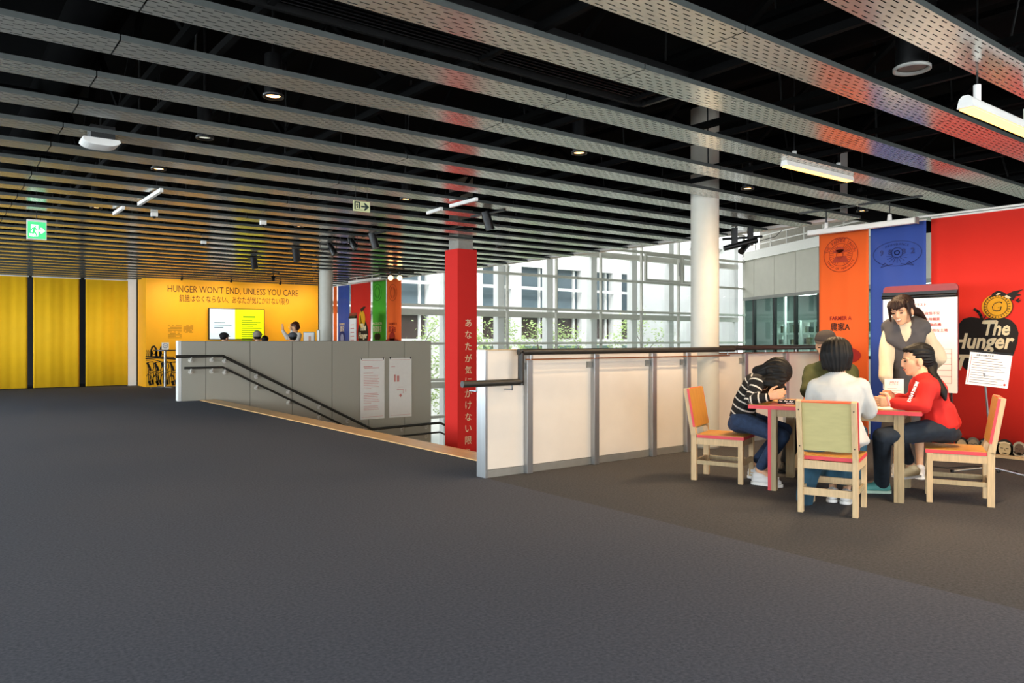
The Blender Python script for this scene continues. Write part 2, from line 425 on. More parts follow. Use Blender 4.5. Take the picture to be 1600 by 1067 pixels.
# ---- yellow wall lettering, story text and line drawing
F = fY(YW-.001)
a = pY(262, 453, YW); b = pY(466, 458, YW)
text("HUNGER WON'T END, UNLESS YOU CARE", F, ((a[0]+b[0])/2, zat(455, onY(364, YW)[1])), M_brown, yw, width=b[0]-a[0], height=.225, bold=.0, name='wall_lettering')
a = pY(280, 466, YW); b = pY(451, 470, YW)
text("飢餓はなくならない、あなたが気にかけない限り", F, ((a[0]+b[0])/2, zat(468.5, onY(364, YW)[1])), M_brown, yw, width=b[0]-a[0], height=.21, bold=.004, name='wall_lettering')
mb = MB()
for col, (pa, pb, ya, yb) in enumerate(((263, 284, 509, 530), (287, 302, 509, 521))):
    n = 9 if col == 0 else 6
    for i in range(n):
        y = ya+(yb-ya)*i/n
        for s_ in range(7):
            if random.random() < .8:
                u = pa+(pb-pa)*s_/7
                A = pY(u, y, YW); B = pY(u+(pb-pa)/7*.8, y, YW); mb.stroke(F, [A, (B[0], A[1])], .028)
mb.build('story_text', pm('faint_brown_print', '#c48708', .7), yw)
mb = MB()
def mural(pts, wd=.03): mb.stroke(F, [pY(*p, YW) for p in pts], wd*.75)
mural([(228, 560), (245, 559), (262, 560), (278, 561)], .06); mural([(228, 557), (250, 557), (272, 558)], .04)
for cx_, top in ((240, 541), (254, 541)):   # two long-haired girls
    mural([(cx_-4, 556), (cx_-4, 548), (cx_-2, 542), (cx_+1, 541), (cx_+4, 545), (cx_+5, 556)], .06)
    mural([(cx_-3, 555), (cx_-3, 549)], .07); mural([(cx_+4, 556), (cx_+4, 549)], .07)
    mural([(cx_-2, 549), (cx_-1, 553), (cx_+1, 554), (cx_+3, 551)], .02)
for i, x in enumerate((229, 232)): mural([(x, 557), (x+1, 550), (x, 547)], .02)
random.seed(3)
for x in (236, 248, 259, 272):   # seated figures seen from behind
    mural([(x-4, 566), (x+3, 565), (x+5, 572), (x+3, 578), (x-4, 578), (x-5, 572), (x-4, 566)], .028)
    mural([(x-6, 567), (x-2, 574), (x-1, 579)], .07)
    mural([(x-4, 578), (x-4, 588), (x-3, 598)], .028); mural([(x+3, 578), (x+4, 587), (x+2, 597)], .028)
    mural([(x-3, 596), (x-1, 601)], .09); mural([(x+2, 594), (x+3, 600)], .07)
    mural([(x-5, 580), (x, 583), (x+6, 580)], .025); mural([(x-1, 583), (x-1, 592)], .02); mural([(x-7, 588), (x-5, 584), (x, 588), (x-1, 600)], .02)
for x in (243, 268): mural([(x-3, 600), (x-4, 590), (x, 586), (x+4, 590), (x+3, 601)], .028)
mural([(228, 563), (240, 562), (256, 566), (278, 566)], .025)
mb.build('line_drawing', M_ink, yw)
random.seed(7)

# ---- screen on the yellow wall
sx0, d0 = onY(326.5, YW-.12); sx1, d1 = onY(413.5, YW-.12)
zt = zat(482, (d0+d1)/2); zb_ = zt-(sx1-sx0)*.565
tv = root('wall_screen', ((sx0+sx1)/2, YW-.12, zb_), 'large wall screen, white left half and lime yellow right half', 'screen')
MB().box(sx0, sx1, YW-.12, YW-.03, zb_, zt).build('bezel', M_blackmetal, tv)
MB().box(sx0+.5, sx1-.5, YW-.031, YW-.0, zb_+.3, zt-.3).build('wall_bracket', M_blackmetal, tv)
F = fY(YW-.122); xm = sx0+(sx1-sx0)*.455
MB().box(sx0+.02, xm, YW-.124, YW-.1205, zb_+.02, zt-.02).build('display', pm('screen_pale', '#cfe0ea', .4, var=.01, emit=.5), tv)
MB().box(xm, sx1-.02, YW-.124, YW-.1205, zb_+.02, zt-.02).build('display', pm('screen_lime', '#d8e000', .4, var=.01, emit=.5), tv)
mb = MB()
for i, wd in enumerate((.3, .48, .25)): mb.stroke(F, [(sx0+.15, zt-.42-.07*i), (sx0+.15+wd, zt-.42-.07*i)], .025, off=.003)
mb.build('screen_text', pm('screen_ink', '#7d92a0', .5), tv)
mb = MB(); mb.stroke(F, [(xm+.25, zt-.24), (sx1-.3, zt-.24)], .05, off=.003)
for i in range(11): mb.stroke(F, [(xm+.2, zt-.34-.06*i), (xm+.2+.3+.35*((i*37) % 10)/10, zt-.34-.06*i)], .02, off=.003)
mb.build('screen_text', pm('screen_green_ink', '#7fb400', .5), tv)

# ---- yellow hanging banners
YB = 24.0
for (p0, p1, lab) in ((-34, 43, 'yellow hanging cloth cut by the left edge of the picture'), (52, 124, 'middle yellow hanging cloth of the three on the left'), (134, 201, 'yellow hanging cloth next to the white strip of wall')):
    xa = onY(p0, YB)[0]; xb = onY(p1, YB)[0]; r = root('hanging_cloth', ((xa+xb)/2, YB, .03), lab, 'banner', 'yellow hanging cloths at far left')
    mb = MB(); n = 24
    P = []
    for j in range(2):
        for i in range(n+1):
            x = xa+(xb-xa)*i/n; P.append((x, YB+.004*math.sin(i*1.3)+.008*math.sin(i*.5), 0.02 if j == 0 else 2.98))
    mb._a(P, [(i, i+1, n+2+i, n+1+i) for i in range(n)], True)
    o = mb.build('cloth', M_ycloth, r); so = o.modifiers.new('s', 'SOLIDIFY'); so.thickness = .006
    MB().cyl((xa-.03, YB, 2.99), (xb+.03, YB, 2.99), .015, n=8).build('top_bar', M_white, r)
MB().box(onY(43, 24.9)[0], onY(52, 24.9)[0], 24.9, 25.0, 0, .9)

# ================================================================== glass facade
FYY = 23.0
ratios = [(.7574+.1058*k) for k in range(-3, 7)]
fxs = [r_*FYY for r_ in ratios]
fxs[-1] = 32.0
fc = root('window_1', (20, FYY, -4), kind='structure')
zs = [-4, -2.7, -1.4, -.1, 1.17, 2.5, 3.8, 5.1, 6.4]
for i, x in enumerate(fxs):
    MB().box(x-.03, x+.03, FYY-.06, FYY+.06, -4, 6.4).build('mullion', M_fframe, fc)
    MB().box(x+.10-.16, x+.10+.16, FYY+.5, FYY+.8, -4, 6.4).build('steel_post', M_outw, fc)  # posts take the brighter white to look daylit
for z in zs[1:]:
    MB().box(fxs[0], fxs[-1], FYY-.1, FYY+.1, z-.045, z+.045).build('transom', M_fframe, fc)
    if z in (2.5, 5.1, -.1): MB().box(fxs[0], fxs[-1], FYY+.3, FYY+.62, z-.32, z-.1).build('spandrel_beam', M_fframe, fc)
for i in range(len(fxs)-1):
    for j in range(len(zs)-1):
        MB().box(fxs[i]+.03, fxs[i+1]-.03, FYY-.008, FYY+.008, zs[j]+.045, zs[j+1]-.045).build('pane', M_glass, fc)
# opening lights near the round column
for i in (7, 8):
    for (xa, xb) in (((fxs[i-1]+.06), (fxs[i]-.06)),):
        mb = MB(); z0, z1 = 3.85, 5.05
        for q in ((xa, xa+.1), (xb-.1, xb)): mb.box(q[0], q[1], FYY-.2, FYY-.1, z0, z1)
        for q in ((z0, z0+.1), (z1-.1, z1)): mb.box(xa+.1, xb-.1, FYY-.2, FYY-.1, q[0], q[1])
        mb.build('sash', M_fframe, fc)
        MB().bar((xb-.15, FYY-.22, z1-.3), (xb-.25, FYY-.3, z0+.3), .05, .03).build('handle', M_silver, fc)
# unseen atrium roof, made opaque to keep sun off the walls
sk = root('unseen_roof', (20, 8, 7), kind='structure')
for i in range(8): MB().box(XE, 33, -8+4.4*i, -7.9+4.4*i, 7.0, 7.15).build('roof_bar', M_fframe, sk)
MB().box(XE, 33, -8, FYY, 7.15, 7.17).build('roof_sheet', M_white, sk)
# atrium right wall: grey panels above dark windows
A0 = V((32.0, FYY, 0)); ang = math.radians(0)
x1280, dd = onX(1300, 27.5)
Bd = V((24.2, 6.5, 0)); dirw = (Bd-A0).normalized(); Lw = (Bd-A0).length; nw = V((dirw.y, -dirw.x, 0))
if nw.dot(V((-1, -1, 0))) < 0: nw = -nw
def wpt(px):      # distance along the wall for an image column
    t = (px-CX)/FPX; ray = RGT*t+FWD
    den = ray.x*dirw.y-ray.y*dirw.x
    k = (A0.x*dirw.y-A0.y*dirw.x)/den; P = ray*k; return (P-A0).dot(dirw), k
aw = root('wall_atrium', A0, kind='structure')
def wbox(s0, s1, z0, z1, n0, n1, name, mat, par=None):
    c = A0+dirw*((s0+s1)/2)+nw*((n0+n1)/2)+UP*((z0+z1)/2)
    return MB().obox(c, dirw*(s1-s0)/2, nw*abs(n1-n0)/2, UP*(z1-z0)/2).build(name, mat, par or aw)
M_gw = pm('grey_cladding', '#c3bfb2', .7, var=.03, scale=3)
s_j = [0]+[wpt(p)[0] for p in (1178, 1210, 1243)]
st_ = s_j[3]-s_j[2]
while s_j[-1] < Lw-1: s_j.append(s_j[-1]+st_)
zW0, zW1, zT = .7, 3.22, 5.15
for i in range(len(s_j)-1):
    wbox(s_j[i]+.015, s_j[i+1]-.015, zW1+.12, zT, -.1, 0, 'panel', M_gw)
    wbox(s_j[i]+.05, s_j[i+1]-.05, zW0, zW1, -.06, -.04, 'pane', M_gglass)
    wbox(s_j[i+1]-.09, s_j[i+1]+.05, zW0, zW1, -.1, .03, 'window_post', M_blackmetal)
    wbox(s_j[i], s_j[i+1], -4, zW0-.1, -.1, 0, 'panel', M_gw)
wbox(0, Lw, zW1, zW1+.14, -.1, .04, 'window_head', M_greysteel)
wbox(0, Lw, zW0-.12, zW0, -.1, .04, 'window_sill', M_blackmetal)
wbox(0, Lw, zT, zT+.42, -.1, .1, 'fascia', M_white)
wbox(0, Lw, zT, zT+.1, -4.5, -.12, 'office_roof', M_white)
wbox(0, Lw, -.1, 0, -4.5, -.12, 'office_floor', pm('office_floor', '#6b706c', .6))
wbox(0, Lw, 0, zT, -4.6, -4.5, 'office_wall', pm('office_wall', '#5c6663', .8))
for i in range(6):
    s0 = 1.5+2.6*i
    wbox(s0, s0+1.4, 3.4, 3.44, -2.2, -2.0, 'office_light', pm('tube_glow', '#ffffff', .4, emit=5))
for i in range(12): 
    s0 = .6+1.35*i
    wbox(s0, s0+.05, zT+.42, zT+1.1, -.3, -.25, 'railing_post', M_white)
for z in (zT+.72, zT+1.08): wbox(0, Lw, z, z+.05, -.3, -.25, 'railing_bar', M_white)
wbox(0, Lw, zT+.3, 8.2, -2.6, -2.5, 'upper_wall', pm('upper_wall', '#a5a196', .8))
for (a_, b_) in ((-.1, 0), (Lw, Lw+.1)): wbox(a_, b_, -.1, zT+.1, -4.6, -.11, 'added_office_end', pm('office_wall', '#5c6663', .8))  # end walls added to stop sky light leaking into the office
for q_ in (3, 8, 13):  # unseen area lamps added to brighten the office shelves
    P_ = A0+dirw*q_-nw*2.2+UP*3.6; lamp('AREA', 'added_office_fill', P_, 420, (.9, 1, .97), P_-UP, 3, 2)
wr = root('added_wall_right', (20, -1.6, -4), kind='structure')  # unseen walls added to keep sun and sky out of the atrium
MB().box(XE, 33.2, -1.8, -1.6, -4, 7.1).build('wall_face', pm('added_end_wall', '#b9b6aa', .8), wr)
MB().box(33.0, 33.2, -1.6, FYY-.2, 5.4, 7.1).build('wall_face', pm('upper_wall', '#a5a196', .8), wr)
# office shelving behind the dark windows
M_shelf = pm('shelf_white', '#eef4ef', .5)
for i in range(5):
    s0 = s_j[1]+.35+2.05*i
    if s0+2 > Lw: break
    P0 = A0+dirw*s0-nw*1.0
    sh = root('office_shelf', P0, 'low white open bookshelf behind the dark office windows, '+['nearest the glass facade', 'second from the glass facade', 'beside the orange banner', 'hidden half behind the orange banner', 'farthest from the glass facade'][i], 'shelf', 'office shelves')
    def sb(a, b, z0, z1, n0, n1, nm, mt):
        c = A0+dirw*((a+b)/2)+nw*((n0+n1)/2)+UP*((z0+z1)/2)
        MB().obox(c, dirw*(b-a)/2, nw*abs(n1-n0)/2, UP*(z1-z0)/2).build(nm, mt, sh)
    for z in (1.0, 1.55, 2.1): sb(s0, s0+1.9, z, z+.085, -1.35, -1.0, 'board', M_shelf)
    for q in (0, .93, 1.86): sb(s0+q, s0+q+.08, 0, 2.18, -1.35, -1.0, 'upright', M_shelf)
    for z in (1.05, 1.6):
        q = .1
        while q < 1.75:
            wd = random.uniform(.06, .16); hh = random.uniform(.25, .42)
            if random.random() < .8 and not (.86 < q+wd and q < .99):
                c = random.choice(('#6a7a58', '#8b9a8e', '#4c5f52', '#8d7b5c', '#3d4a4a', '#b0b6a6'))
                sb(s0+q, s0+q+wd, z, z+hh, -1.3, -1.04, 'binder', pm('binder'+c, c, .6))
            q += wd+.01
# office columns, boxes
for i, q in enumerate((2.2, 6.4, 10.6, 14.2)):
    wbox(q, q+.12, 1.0, 3.3, -.9, -.8, 'office_post', pm('post_white', '#eef3f1', .5))

# ================================================================== outside
ob = root('office_building', (22, 30.5, -4), 'white framed building with dark windows seen through the glass wall', 'building')
BY = 30.5
MB().box(4, 31.9, BY+.4, BY+6, -4, 7.5).build('wall', pm('far_dark_wall', '#8e9493', .8), ob)
p0 = .865*30; pit = 2.38
bx_ = [p0+pit*k for k in range(-9, 3)]
for z0, z1 in ((-4, -2.6), (-.4, .2), (1.0, 1.35), (2.55, 2.95), (5.0, 7.5)):
    MB().box(4, 31.9, BY-.1, BY+.4, z0, z1).build('band', M_outw, ob)
MB().box(4, 31.9, BY-.16, BY-.1, 3.85, 4.0).build('blind_rail', M_outw, ob)
for x in bx_:
    if x < 4 or x > 31: continue
    MB().box(x-.32, x+.32, BY-.15, BY+.4, -4, 7.5).build('pier', M_outw, ob)
    for (z0, z1, mt) in ((1.35, 2.55, '#4a3f3d'), (2.95, 5.0, '#5a6a72'), (.2, 1.0, '#a8c4bd'), (-2.6, -.4, '#8fb0aa')):
        f_ = MB(); f_.box(x+.36, x+pit-.36, BY+.22, BY+.3, z0, z1); f_.build('window', pm('win'+mt, mt, .15, var=.1, scale=1), ob)
    MB().box(x+pit*.70, x+pit*.74, BY+.1, BY+.22, 1.35, 5.0).build('window_bar', M_outw, ob)
wg = MB(); wg.box(32.05, 32.6, FYY+.9, 30.3, -4, 9); wing = wg.build('wing_wall', M_outw, None)
tag(wing, 'white side wall of the wing beyond the glass', 'wall')
rc = MB(); rc.obox((30.9, 26.0, 7.4), (1.2, 0, 0), (0, 1.6, 1.6), (0, -.1, .1)); cn = rc.build('canopy', M_outw, None)
tag(cn, 'slanting white canopy high on the wing beyond the glass wall', 'canopy')
def tree(x, y, h, r, label, seed, n=1700):
    random.seed(seed)
    t = root('tree', (x, y, -4), label, 'tree', 'courtyard trees')
    tr = MB(); tr.tube([(x, y, -4), (x+.1, y, -4+h*.4), (x+.05, y+.1, -4+h*.8)], [.06, .045, .015], 8)
    tips = []
    for i in range(11):
        a = random.random()*6.28; z = -4+h*random.uniform(.35, .8); L = r*random.uniform(.6, 1.1)
        e = V((x+math.cos(a)*L, y+math.sin(a)*L, z+L*.8)); tips.append(e)
        tr.tube([(x+.07, y, z-.1), ((x+e.x)/2, (y+e.y)/2, (z+e.z)/2+.1), e], [.025, .015, .006], 5)
    tr.build('trunk', pm('bark', '#6d665a', .8), t)
    lf = MB()
    for i in range(n):
        c = random.choice(tips)+V([random.gauss(0, r*.28) for _ in range(3)])
        u = V([random.gauss(0, 1) for _ in range(3)]).normalized()*.085; v_ = u.orthogonal().normalized()*.035
        lf._a([c-u, c-v_, c+u, c+v_], [(0, 1, 2, 3)])
    tag(lf.build('foliage', pm('leaf', '#a9c277', .6, var=.3, scale=4), t), kind='stuff')
tree(onY(655, 25.5)[0], 25.5, 6.3, 1.0, 'light green tree seen left of the red pillar', 11)
tree(onY(770, 25.5)[0], 25.5, 6.4, 1.1, 'light green tree seen just right of the red pillar', 12)
tree(onY(840, 25.8)[0], 25.8, 6.6, 1.0, 'second light green tree to the right of the red pillar', 13)
tree(onY(905, 25.8)[0], 25.8, 6.1, .9, 'light green tree midway between red pillar and white column', 14)
tree(onY(1003, 25.5)[0], 25.5, 7.0, 1.1, 'light green tree against the white wing, left of the white column', 15)
random.seed(7)

# ================================================================== columns
def column(x, y, r, zt, label):
    c = root('round_column', (x, y, 0), label, 'column')
    MB().cyl((x, y, 0.0), (x, y, zt), r, n=48).build('shaft', M_col, c)
    MB().cyl((x, y, 0.0), (x, y, .02), r+.006, n=48).build('base_ring', M_greysteel, c)
column(7.55, 5.985, .168, 4.1, 'round white column rising through the ceiling slats by the handrail')
X_, d_ = onY(509.5, 18.2)
column(X_, 18.2, .168, 4.1, 'round white column behind the grey stair wall, beside the yellow wall')
# red cloth-wrapped pillar
PX, PY_, PS = 7.2, 10.9, .40
rp = root('square_pillar', (PX+PS/2, PY_+PS/2, -2.015), 'square pillar wrapped in red cloth with white vertical lettering', 'pillar')
dpp = V((PX, PY_, 0)).dot(FWD); ztp = zat(388, dpp)
MB().box(PX, PX+PS, PY_, PY_+PS, -2.015, ztp).build('red_wrap', M_redcloth, rp, bevel=.004)
MB().box(PX+.05, PX+PS-.05, PY_+.05, PY_+PS-.05, ztp, 4.1).build('core', pm('concrete', '#9b988e', .8), rp)
txt = 'あなたが気にかけない限り'
F = fY(PY_-.004)
pxc = 731.5
for i, ch in enumerate(txt):
    py = 504.5+ (705-504.5)*i/(len(txt)-1)*1.005
    q = pY(pxc, py, PY_)
    text(ch, F, q, M_cream, rp, height=.135*(.85 if ch in 'いり' else 1), sx=1, bold=.004, name='lettering', off=.003)

# ================================================================== guard wall with handrail
gy = 5.88
gd = root('guard_wall', (4.19, gy, 0), 'long white panelled guard wall with steel posts and dark handrail', 'balustrade')
def gX(px, Y=gy): return onY(px, Y)[0]
xA = gX(757); GZ = 1.2
MB().box(xA, xA+.03, gy-.01, gy+.13, 0, GZ+.005).build('end_plate', M_silver, gd, bevel=.003)
bays = [(757, 820), (826, 924), (931, 1014), (1021, 1068), (1074, 1090)]
for i, (a, b) in enumerate(bays):
    top = GZ if i == 0 else 1.155
    x0 = gX(a)+(.03 if i == 0 else 0.0)
    MB().box(x0+.002, gX(b), gy+.002, gy+.12, .075, top).build('panel', M_panel, gd, bevel=.003)
    MB().box(x0+.002, gX(b), gy-.004, gy+.12, 0, .073).build('base_rail', M_greysteel, gd)
MB().box(xA+.03, gX(819), gy-.006, gy+.125, GZ, GZ+.008).build('cap_strip', M_wood, gd)
MB().box(xA+.03, gX(1090), gy+.05, gy+.08, 1.155, GZ-.01).build('top_flat', M_panel, gd)
for p in (823, 927, 1017.5, 1071):
    x = gX(p)
    MB().box(x-.035, x+.035, gy-.055, gy-.004, 0, 1.15).build('post', M_silver, gd, bevel=.003)
    MB().box(x-.10, x-.04, gy-.02, gy+.001, 1.01, 1.075).build('tab', M_greysteel, gd)
RY = gy-.115
xr0, xr1 = gX(722, RY), gX(814, RY)
zl = zat(598, onY(780, RY)[1])
MB().tube([(xr0, RY, zl), (xr1, RY, zl)], .031, 12).tube([(xr1, RY, zl-.031), (xr1, RY, GZ+.01)], .031, 12).tube([(xr1-.031, RY, GZ-.015), (gX(1146, RY), RY, GZ-.015)], .031, 12).build('handrail', M_rail, gd)
MB().box(xr1+.06, gX(1140, RY), RY-.006, RY+.006, GZ-.095, GZ-.082).build('copper_strip', M_copper, gd)
mb = MB()
for p in (829, 929, 1019, 1073, 1137): mb.cyl((gX(p, RY), RY, GZ-.09), (gX(p, RY), RY, GZ-.04), .008, n=8)
for p in (745, 800): mb.tube([(gX(p, RY), RY, zl-.03), (gX(p, RY), RY, zl-.07), (gX(p, RY), gy+.0, zl-.07)], .008, 8)
for p in (829, 929, 1019, 1073): mb.tube([(gX(p, RY), RY, GZ-.09), (gX(p, RY), gy-.05, GZ-.09)], .006, 6)
mb.build('bracket', M_silver, gd)
# second guard wall beyond the column
g2 = root('guard_wall', (8.8, gy+.06, 0), 'white panelled guard wall between the white column and the orange banner', 'balustrade')
gy2 = gy+.06
pr = [7.72, gX(1168), gX(1232), 10.2]
for i in range(3):
    MB().box(pr[i]+.02, pr[i+1]-.02, gy2, gy2+.12, .075, 1.13).build('panel', M_panel, g2, bevel=.003)
    MB().box(pr[i]+.02, pr[i+1]-.02, gy2-.004, gy2+.12, 0, .073).build('base_rail', M_greysteel, g2)
for x in pr[1:3]:
    MB().box(x-.035, x+.035, gy2-.05, gy2+.1, 0, 1.13).build('post', M_silver, g2, bevel=.003)
    MB().box(x-.10, x-.04, gy2-.02, gy2, 1.01, 1.075).build('tab', M_greysteel, g2)
MB().tube([(7.74, gy2-.02, GZ), (10.15, gy2-.02, GZ)], .033, 12).build('handrail', M_rail, g2)
MB().box(7.75, 10.15, gy2-.03, gy2-.01, 1.125, 1.14).build('copper_strip', M_copper, g2)
mb = MB()
for x in (8.1, 8.7, 9.4): mb.cyl((x, gy2-.02, 1.13), (x, gy2-.02, 1.18), .01, n=8)
mb.build('bracket', M_silver, g2)

# ---- handrails on the grey wall
def wall_rail(dz, r, label, x_start):
    ry = GY-.09
    P = [(onY(x_start, ry)[0], .95-dz), (onY(348, ry)[0], .95-dz), (8.78, -.90-dz), (10.75, -.87-dz), (11.25, -1.1-dz)]
    hr = root('wall_handrail', (P[0][0], ry, P[0][1]), label, 'handrail', 'handrails on the grey stair wall')
    MB().tube([(p[0], ry, p[1]) for p in P], r, 10).build('rail', M_rail, hr)
    for p in (299, 332, 352, 402, 452, 500, 545, 572, 590, 630, 668):
        x = onY(p, ry)[0]
        if x < P[0][0]: continue
        for q in range(len(P)-1):
            if P[q][0] <= x <= P[q+1][0]:
                t = (x-P[q][0])/(P[q+1][0]-P[q][0]); z = P[q][1]+(P[q+1][1]-P[q][1])*t
                MB().tube([(x, ry, z-.02), (x, ry, z-.09), (x, GY, z-.09)], .02, 8).cyl((x, GY-.025, z-.09), (x, GY, z-.09), .045, n=12).build('bracket', pm('polished_bracket', '#d9d6ce', .3, metal=.4), hr)
wall_rail(0, .032, 'upper dark handrail sloping down the grey stair wall', 275)
wall_rail(.245, .025, 'lower dark handrail sloping down the grey stair wall', 288)

# ---- two posters on the grey wall
for j, (pa, pb, ya, yb) in enumerate(((562.5, 600, 560, 654.5), (607.5, 642.5, 559, 651.5))):
    x0 = onY(pa, GY)[0]; x1, dB = onY(pb, GY); x0, dA = onY(pa, GY)
    z1 = zat(ya, (dA+dB)/2); z0 = zat(yb, (dA+dB)/2)
    po = root('poster', ((x0+x1)/2, GY-.022, z0), ['white text poster on the grey wall, the left of the pair', 'white diagram poster on the grey wall, the right of the pair'][j], 'poster', 'posters on the grey stair wall')
    MB().box(x0, x1, GY-.024, GY-.020, z0, z1).build('sheet', M_paper, po)
    mb = MB()
    for x in (x0+.03, x1-.03): mb.cyl((x, GY-.03, z1+.01), (x, GY-.012, z1+.01), .012, n=8); mb.box(x-.01, x+.01, GY-.028, GY-.020, z1-.03, z1+.02)
    mb.build('clip', M_blackmetal, po)
    F = (V((x0, GY-.024, z0)), V((1, 0, 0)), UP, V((0, -1, 0))); W_ = x1-x0; H_ = z1-z0; mb = MB()
    mb.stroke(F, [(.04, H_-.05), (W_-.04, H_-.05)], .006); mb.stroke(F, [(.04, .06), (W_-.04, .06)], .006)
    if j == 0:
        mb.stroke(F, [(.09, H_-.20), (.32, H_-.20)], .018); mb.stroke(F, [(.11, H_-.235), (.5, H_-.235)], .018); mb.stroke(F, [(.09, H_-.36), (.34, H_-.36)], .012)
        for i in range(22):
            if i in (9, 10, 18): continue
            mb.stroke(F, [(.09, H_-.42-.04*i), (.09+.44*(.45 if i in (8, 17) else random.uniform(.85, 1)), H_-.42-.04*i)], .009)
    else:
        mb.stroke(F, [(.06, H_-.22), (.16, H_-.22)], .012)
        mb.prism(F, [(.14, H_-.6), (.18, H_-.6), (.18, H_-.42), (.14, H_-.42)], .002); mb.prism(F, [(.22, H_-.6), (.28, H_-.6), (.28, H_-.45), (.22, H_-.45)], .002)
        mb.stroke(F, [(.22, H_-.8), (.4, H_-.8), (.4, H_-.9)], .01); mb.prism(F, [(.28, H_-.95), (.32, H_-1.0), (.36, H_-.95), (.32, H_-.9)], .002)
        mb.stroke(F, [(.25, H_-.74), (.4, H_-.74)], .008); mb.stroke(F, [(.47, H_-.8), (.47, H_-.86)], .01)
    mb.build('print', M_pinkprint, po)

# ================================================================== banners
def emblem_ring(fr, c, rx, ry, mat, par, name='emblem', rays=True):
    mb = MB(); mb.ring(fr, c, rx, ry, .008, off=.002); mb.ring(fr, c, rx*.68, ry*.66, .006, off=.002)
    if rays:
        for k in range(-6, 7):
            a = k*.2
            for sg in (1, -1):
                mb.stroke(fr, [(c[0]+sg*rx*.42*math.cos(a), c[1]+ry*.42*math.sin(a)), (c[0]+sg*rx*.64*math.cos(a), c[1]+ry*.62*math.sin(a))], .005, off=.002)
    return mb
def arc_text(body, fr, c, rx, ry, a0, a1, h, mat, par):
    O, R, U, N = fr
    for i, ch in enumerate(body):
        if ch == ' ': continue
        a = a0+(a1-a0)*i/(len(body)-1)
        p = O+R*(c[0]+rx*math.cos(a))+U*(c[1]+ry*math.sin(a)); s_ = 1 if a0 > a1 else -1
        tx = (R*math.sin(a)*rx-U*math.cos(a)*ry).normalized()*s_; ty = N.cross(tx)
        text(ch, (p, tx, ty, N), (0, 0), mat, par, height=h, off=.002)
def banner(px0, px1, X, z0, z1, mat, label, group=None):
    ya, yb = onX(px0, X)[0], onX(px1, X)[0]
    r = root('hanging_banner', (X, (ya+yb)/2, z0), label, 'banner', group)
    mb = MB(); n = 20; P = []
    for z in (z0, z1):
        for i in range(n+1): P.append((X+.004*math.sin(i*.9), ya+(yb-ya)*i/n, z))
    mb._a(P, [(i, n+1+i, n+2+i, i+1) for i in range(n)], True)
    o = mb.build('cloth', mat, r); so = o.modifiers.new('s', 'SOLIDIFY'); so.thickness = .005; so.offset = 1
    MB().cyl((X, ya, z1), (X, yb, z1), .012, n=8).build('top_bar', M_white, r)
    return r
XB = 9.6
def bX(px, py, X=XB): Yv, d = onX(px, X); return (-Yv, zat(py, d))
FB = fX(XB-.006)
ob_ = banner(1280, 1357, XB, .03, 2.74, M_orange, 'orange farmer banner hanging at the right end of the guard wall')
c = bX(1314, 398); mb = emblem_ring(FB, c, .235, .225, M_dorange, ob_)
mb.prism(FB, [(c[0]-.11, c[1]-.1), (c[0]+.11, c[1]-.1), (c[0]+.07, c[1]-.02), (c[0]-.07, c[1]-.02)], .002, .003)
mb.disc(FB, (c[0]-.01, c[1]+.045), .10, .022, off=.004); mb.disc(FB, (c[0]-.01, c[1]+.065), .055, .04, off=.004); mb.ring(FB, (c[0]-.01, c[1]+.0), .045, .05, .008, off=.005)
for k in range(5): mb.stroke(FB, [(c[0]+.05+.01*k, c[1]-.03+.02*k), (c[0]+.13, c[1]-.02+.02*k)], .004, off=.004)
mb.stroke(FB, [(c[0]-.03, c[1]-.1), (c[0]-.02, c[1]-.03)], .008, off=.006)
mb.build('emblem', M_dorange, ob_)
arc_text('THE FARMER UNION', FB, c, .195, .185, 2.9, .24, .04, M_dorange, ob_)
arc_text('SPACE OF HARVESTS', FB, c, .195, .185, 3.6, 5.8, .028, M_dorange, ob_)
q = bX(1315, 373); mb = MB(); mb.stroke(FB, [(q[0]-.08+.016*i, q[1]+.008*math.sin(i*2.1)) for i in range(11)], .01, off=.002); mb.build('scroll', M_dorange, ob_)
q = bX(1314, 497); text('FARMER A', FB, q, M_dred, ob_, width=.30, height=.05, bold=.012)
q = bX(1313, 510.5); text('農家A', FB, q, M_ink, ob_, width=.27, height=.105, bold=.006)
mb = MB(); q = bX(1318, 549); mb.disc(FB, (q[0], q[1]-.05), .24, .11, off=.002); mb.disc(FB, (q[0], q[1]+.02), .12, .1, off=.003); mb.build('hat_print', M_dred, ob_)
mb = MB(); mb.disc(FB, (q[0], q[1]-.2), .1, .14, off=.004); mb.build('face_print', M_dorange, ob_)

bl = banner(1360, 1447, XB, .03, 2.75, M_blue, 'blue banner hanging behind the flip chart, between orange and red')
c = bX(1402, 396); mb = MB(); mb.ring(FB, c, .30, .155, .007, off=.002)
mb.ring(FB, (c[0], c[1]+.01), .07, .06, .008, off=.002); mb.ring(FB, (c[0], c[1]+.01), .03, .025, .01, off=.002)
for k in range(9):
    a = math.pi+k*math.pi/8; mb.stroke(FB, [(c[0]+.05*math.cos(a), c[1]-.03+.03*math.sin(a)), (c[0]+.13*math.cos(a), c[1]-.03+.09*math.sin(a))], .005, off=.002)
for sg in (-1, 1): mb.stroke(FB, [(c[0]+sg*.05, c[1]-.13), (c[0]+sg*.2, c[1]-.16), (c[0]+sg*.15, c[1]-.11), (c[0]+sg*.1, c[1]-.15)], .008, off=.002)
mb.build('emblem', M_dblue, bl)
for i, ch in enumerate('9882'): text(ch, FB, (c[0]+(-.19, -.085, .085, .19)[i], c[1]+.02), M_dblue, bl, height=.07, bold=.03)
arc_text('ABUNDANCE', FB, c, .23, .115, 2.2, .94, .028, M_dblue, bl)

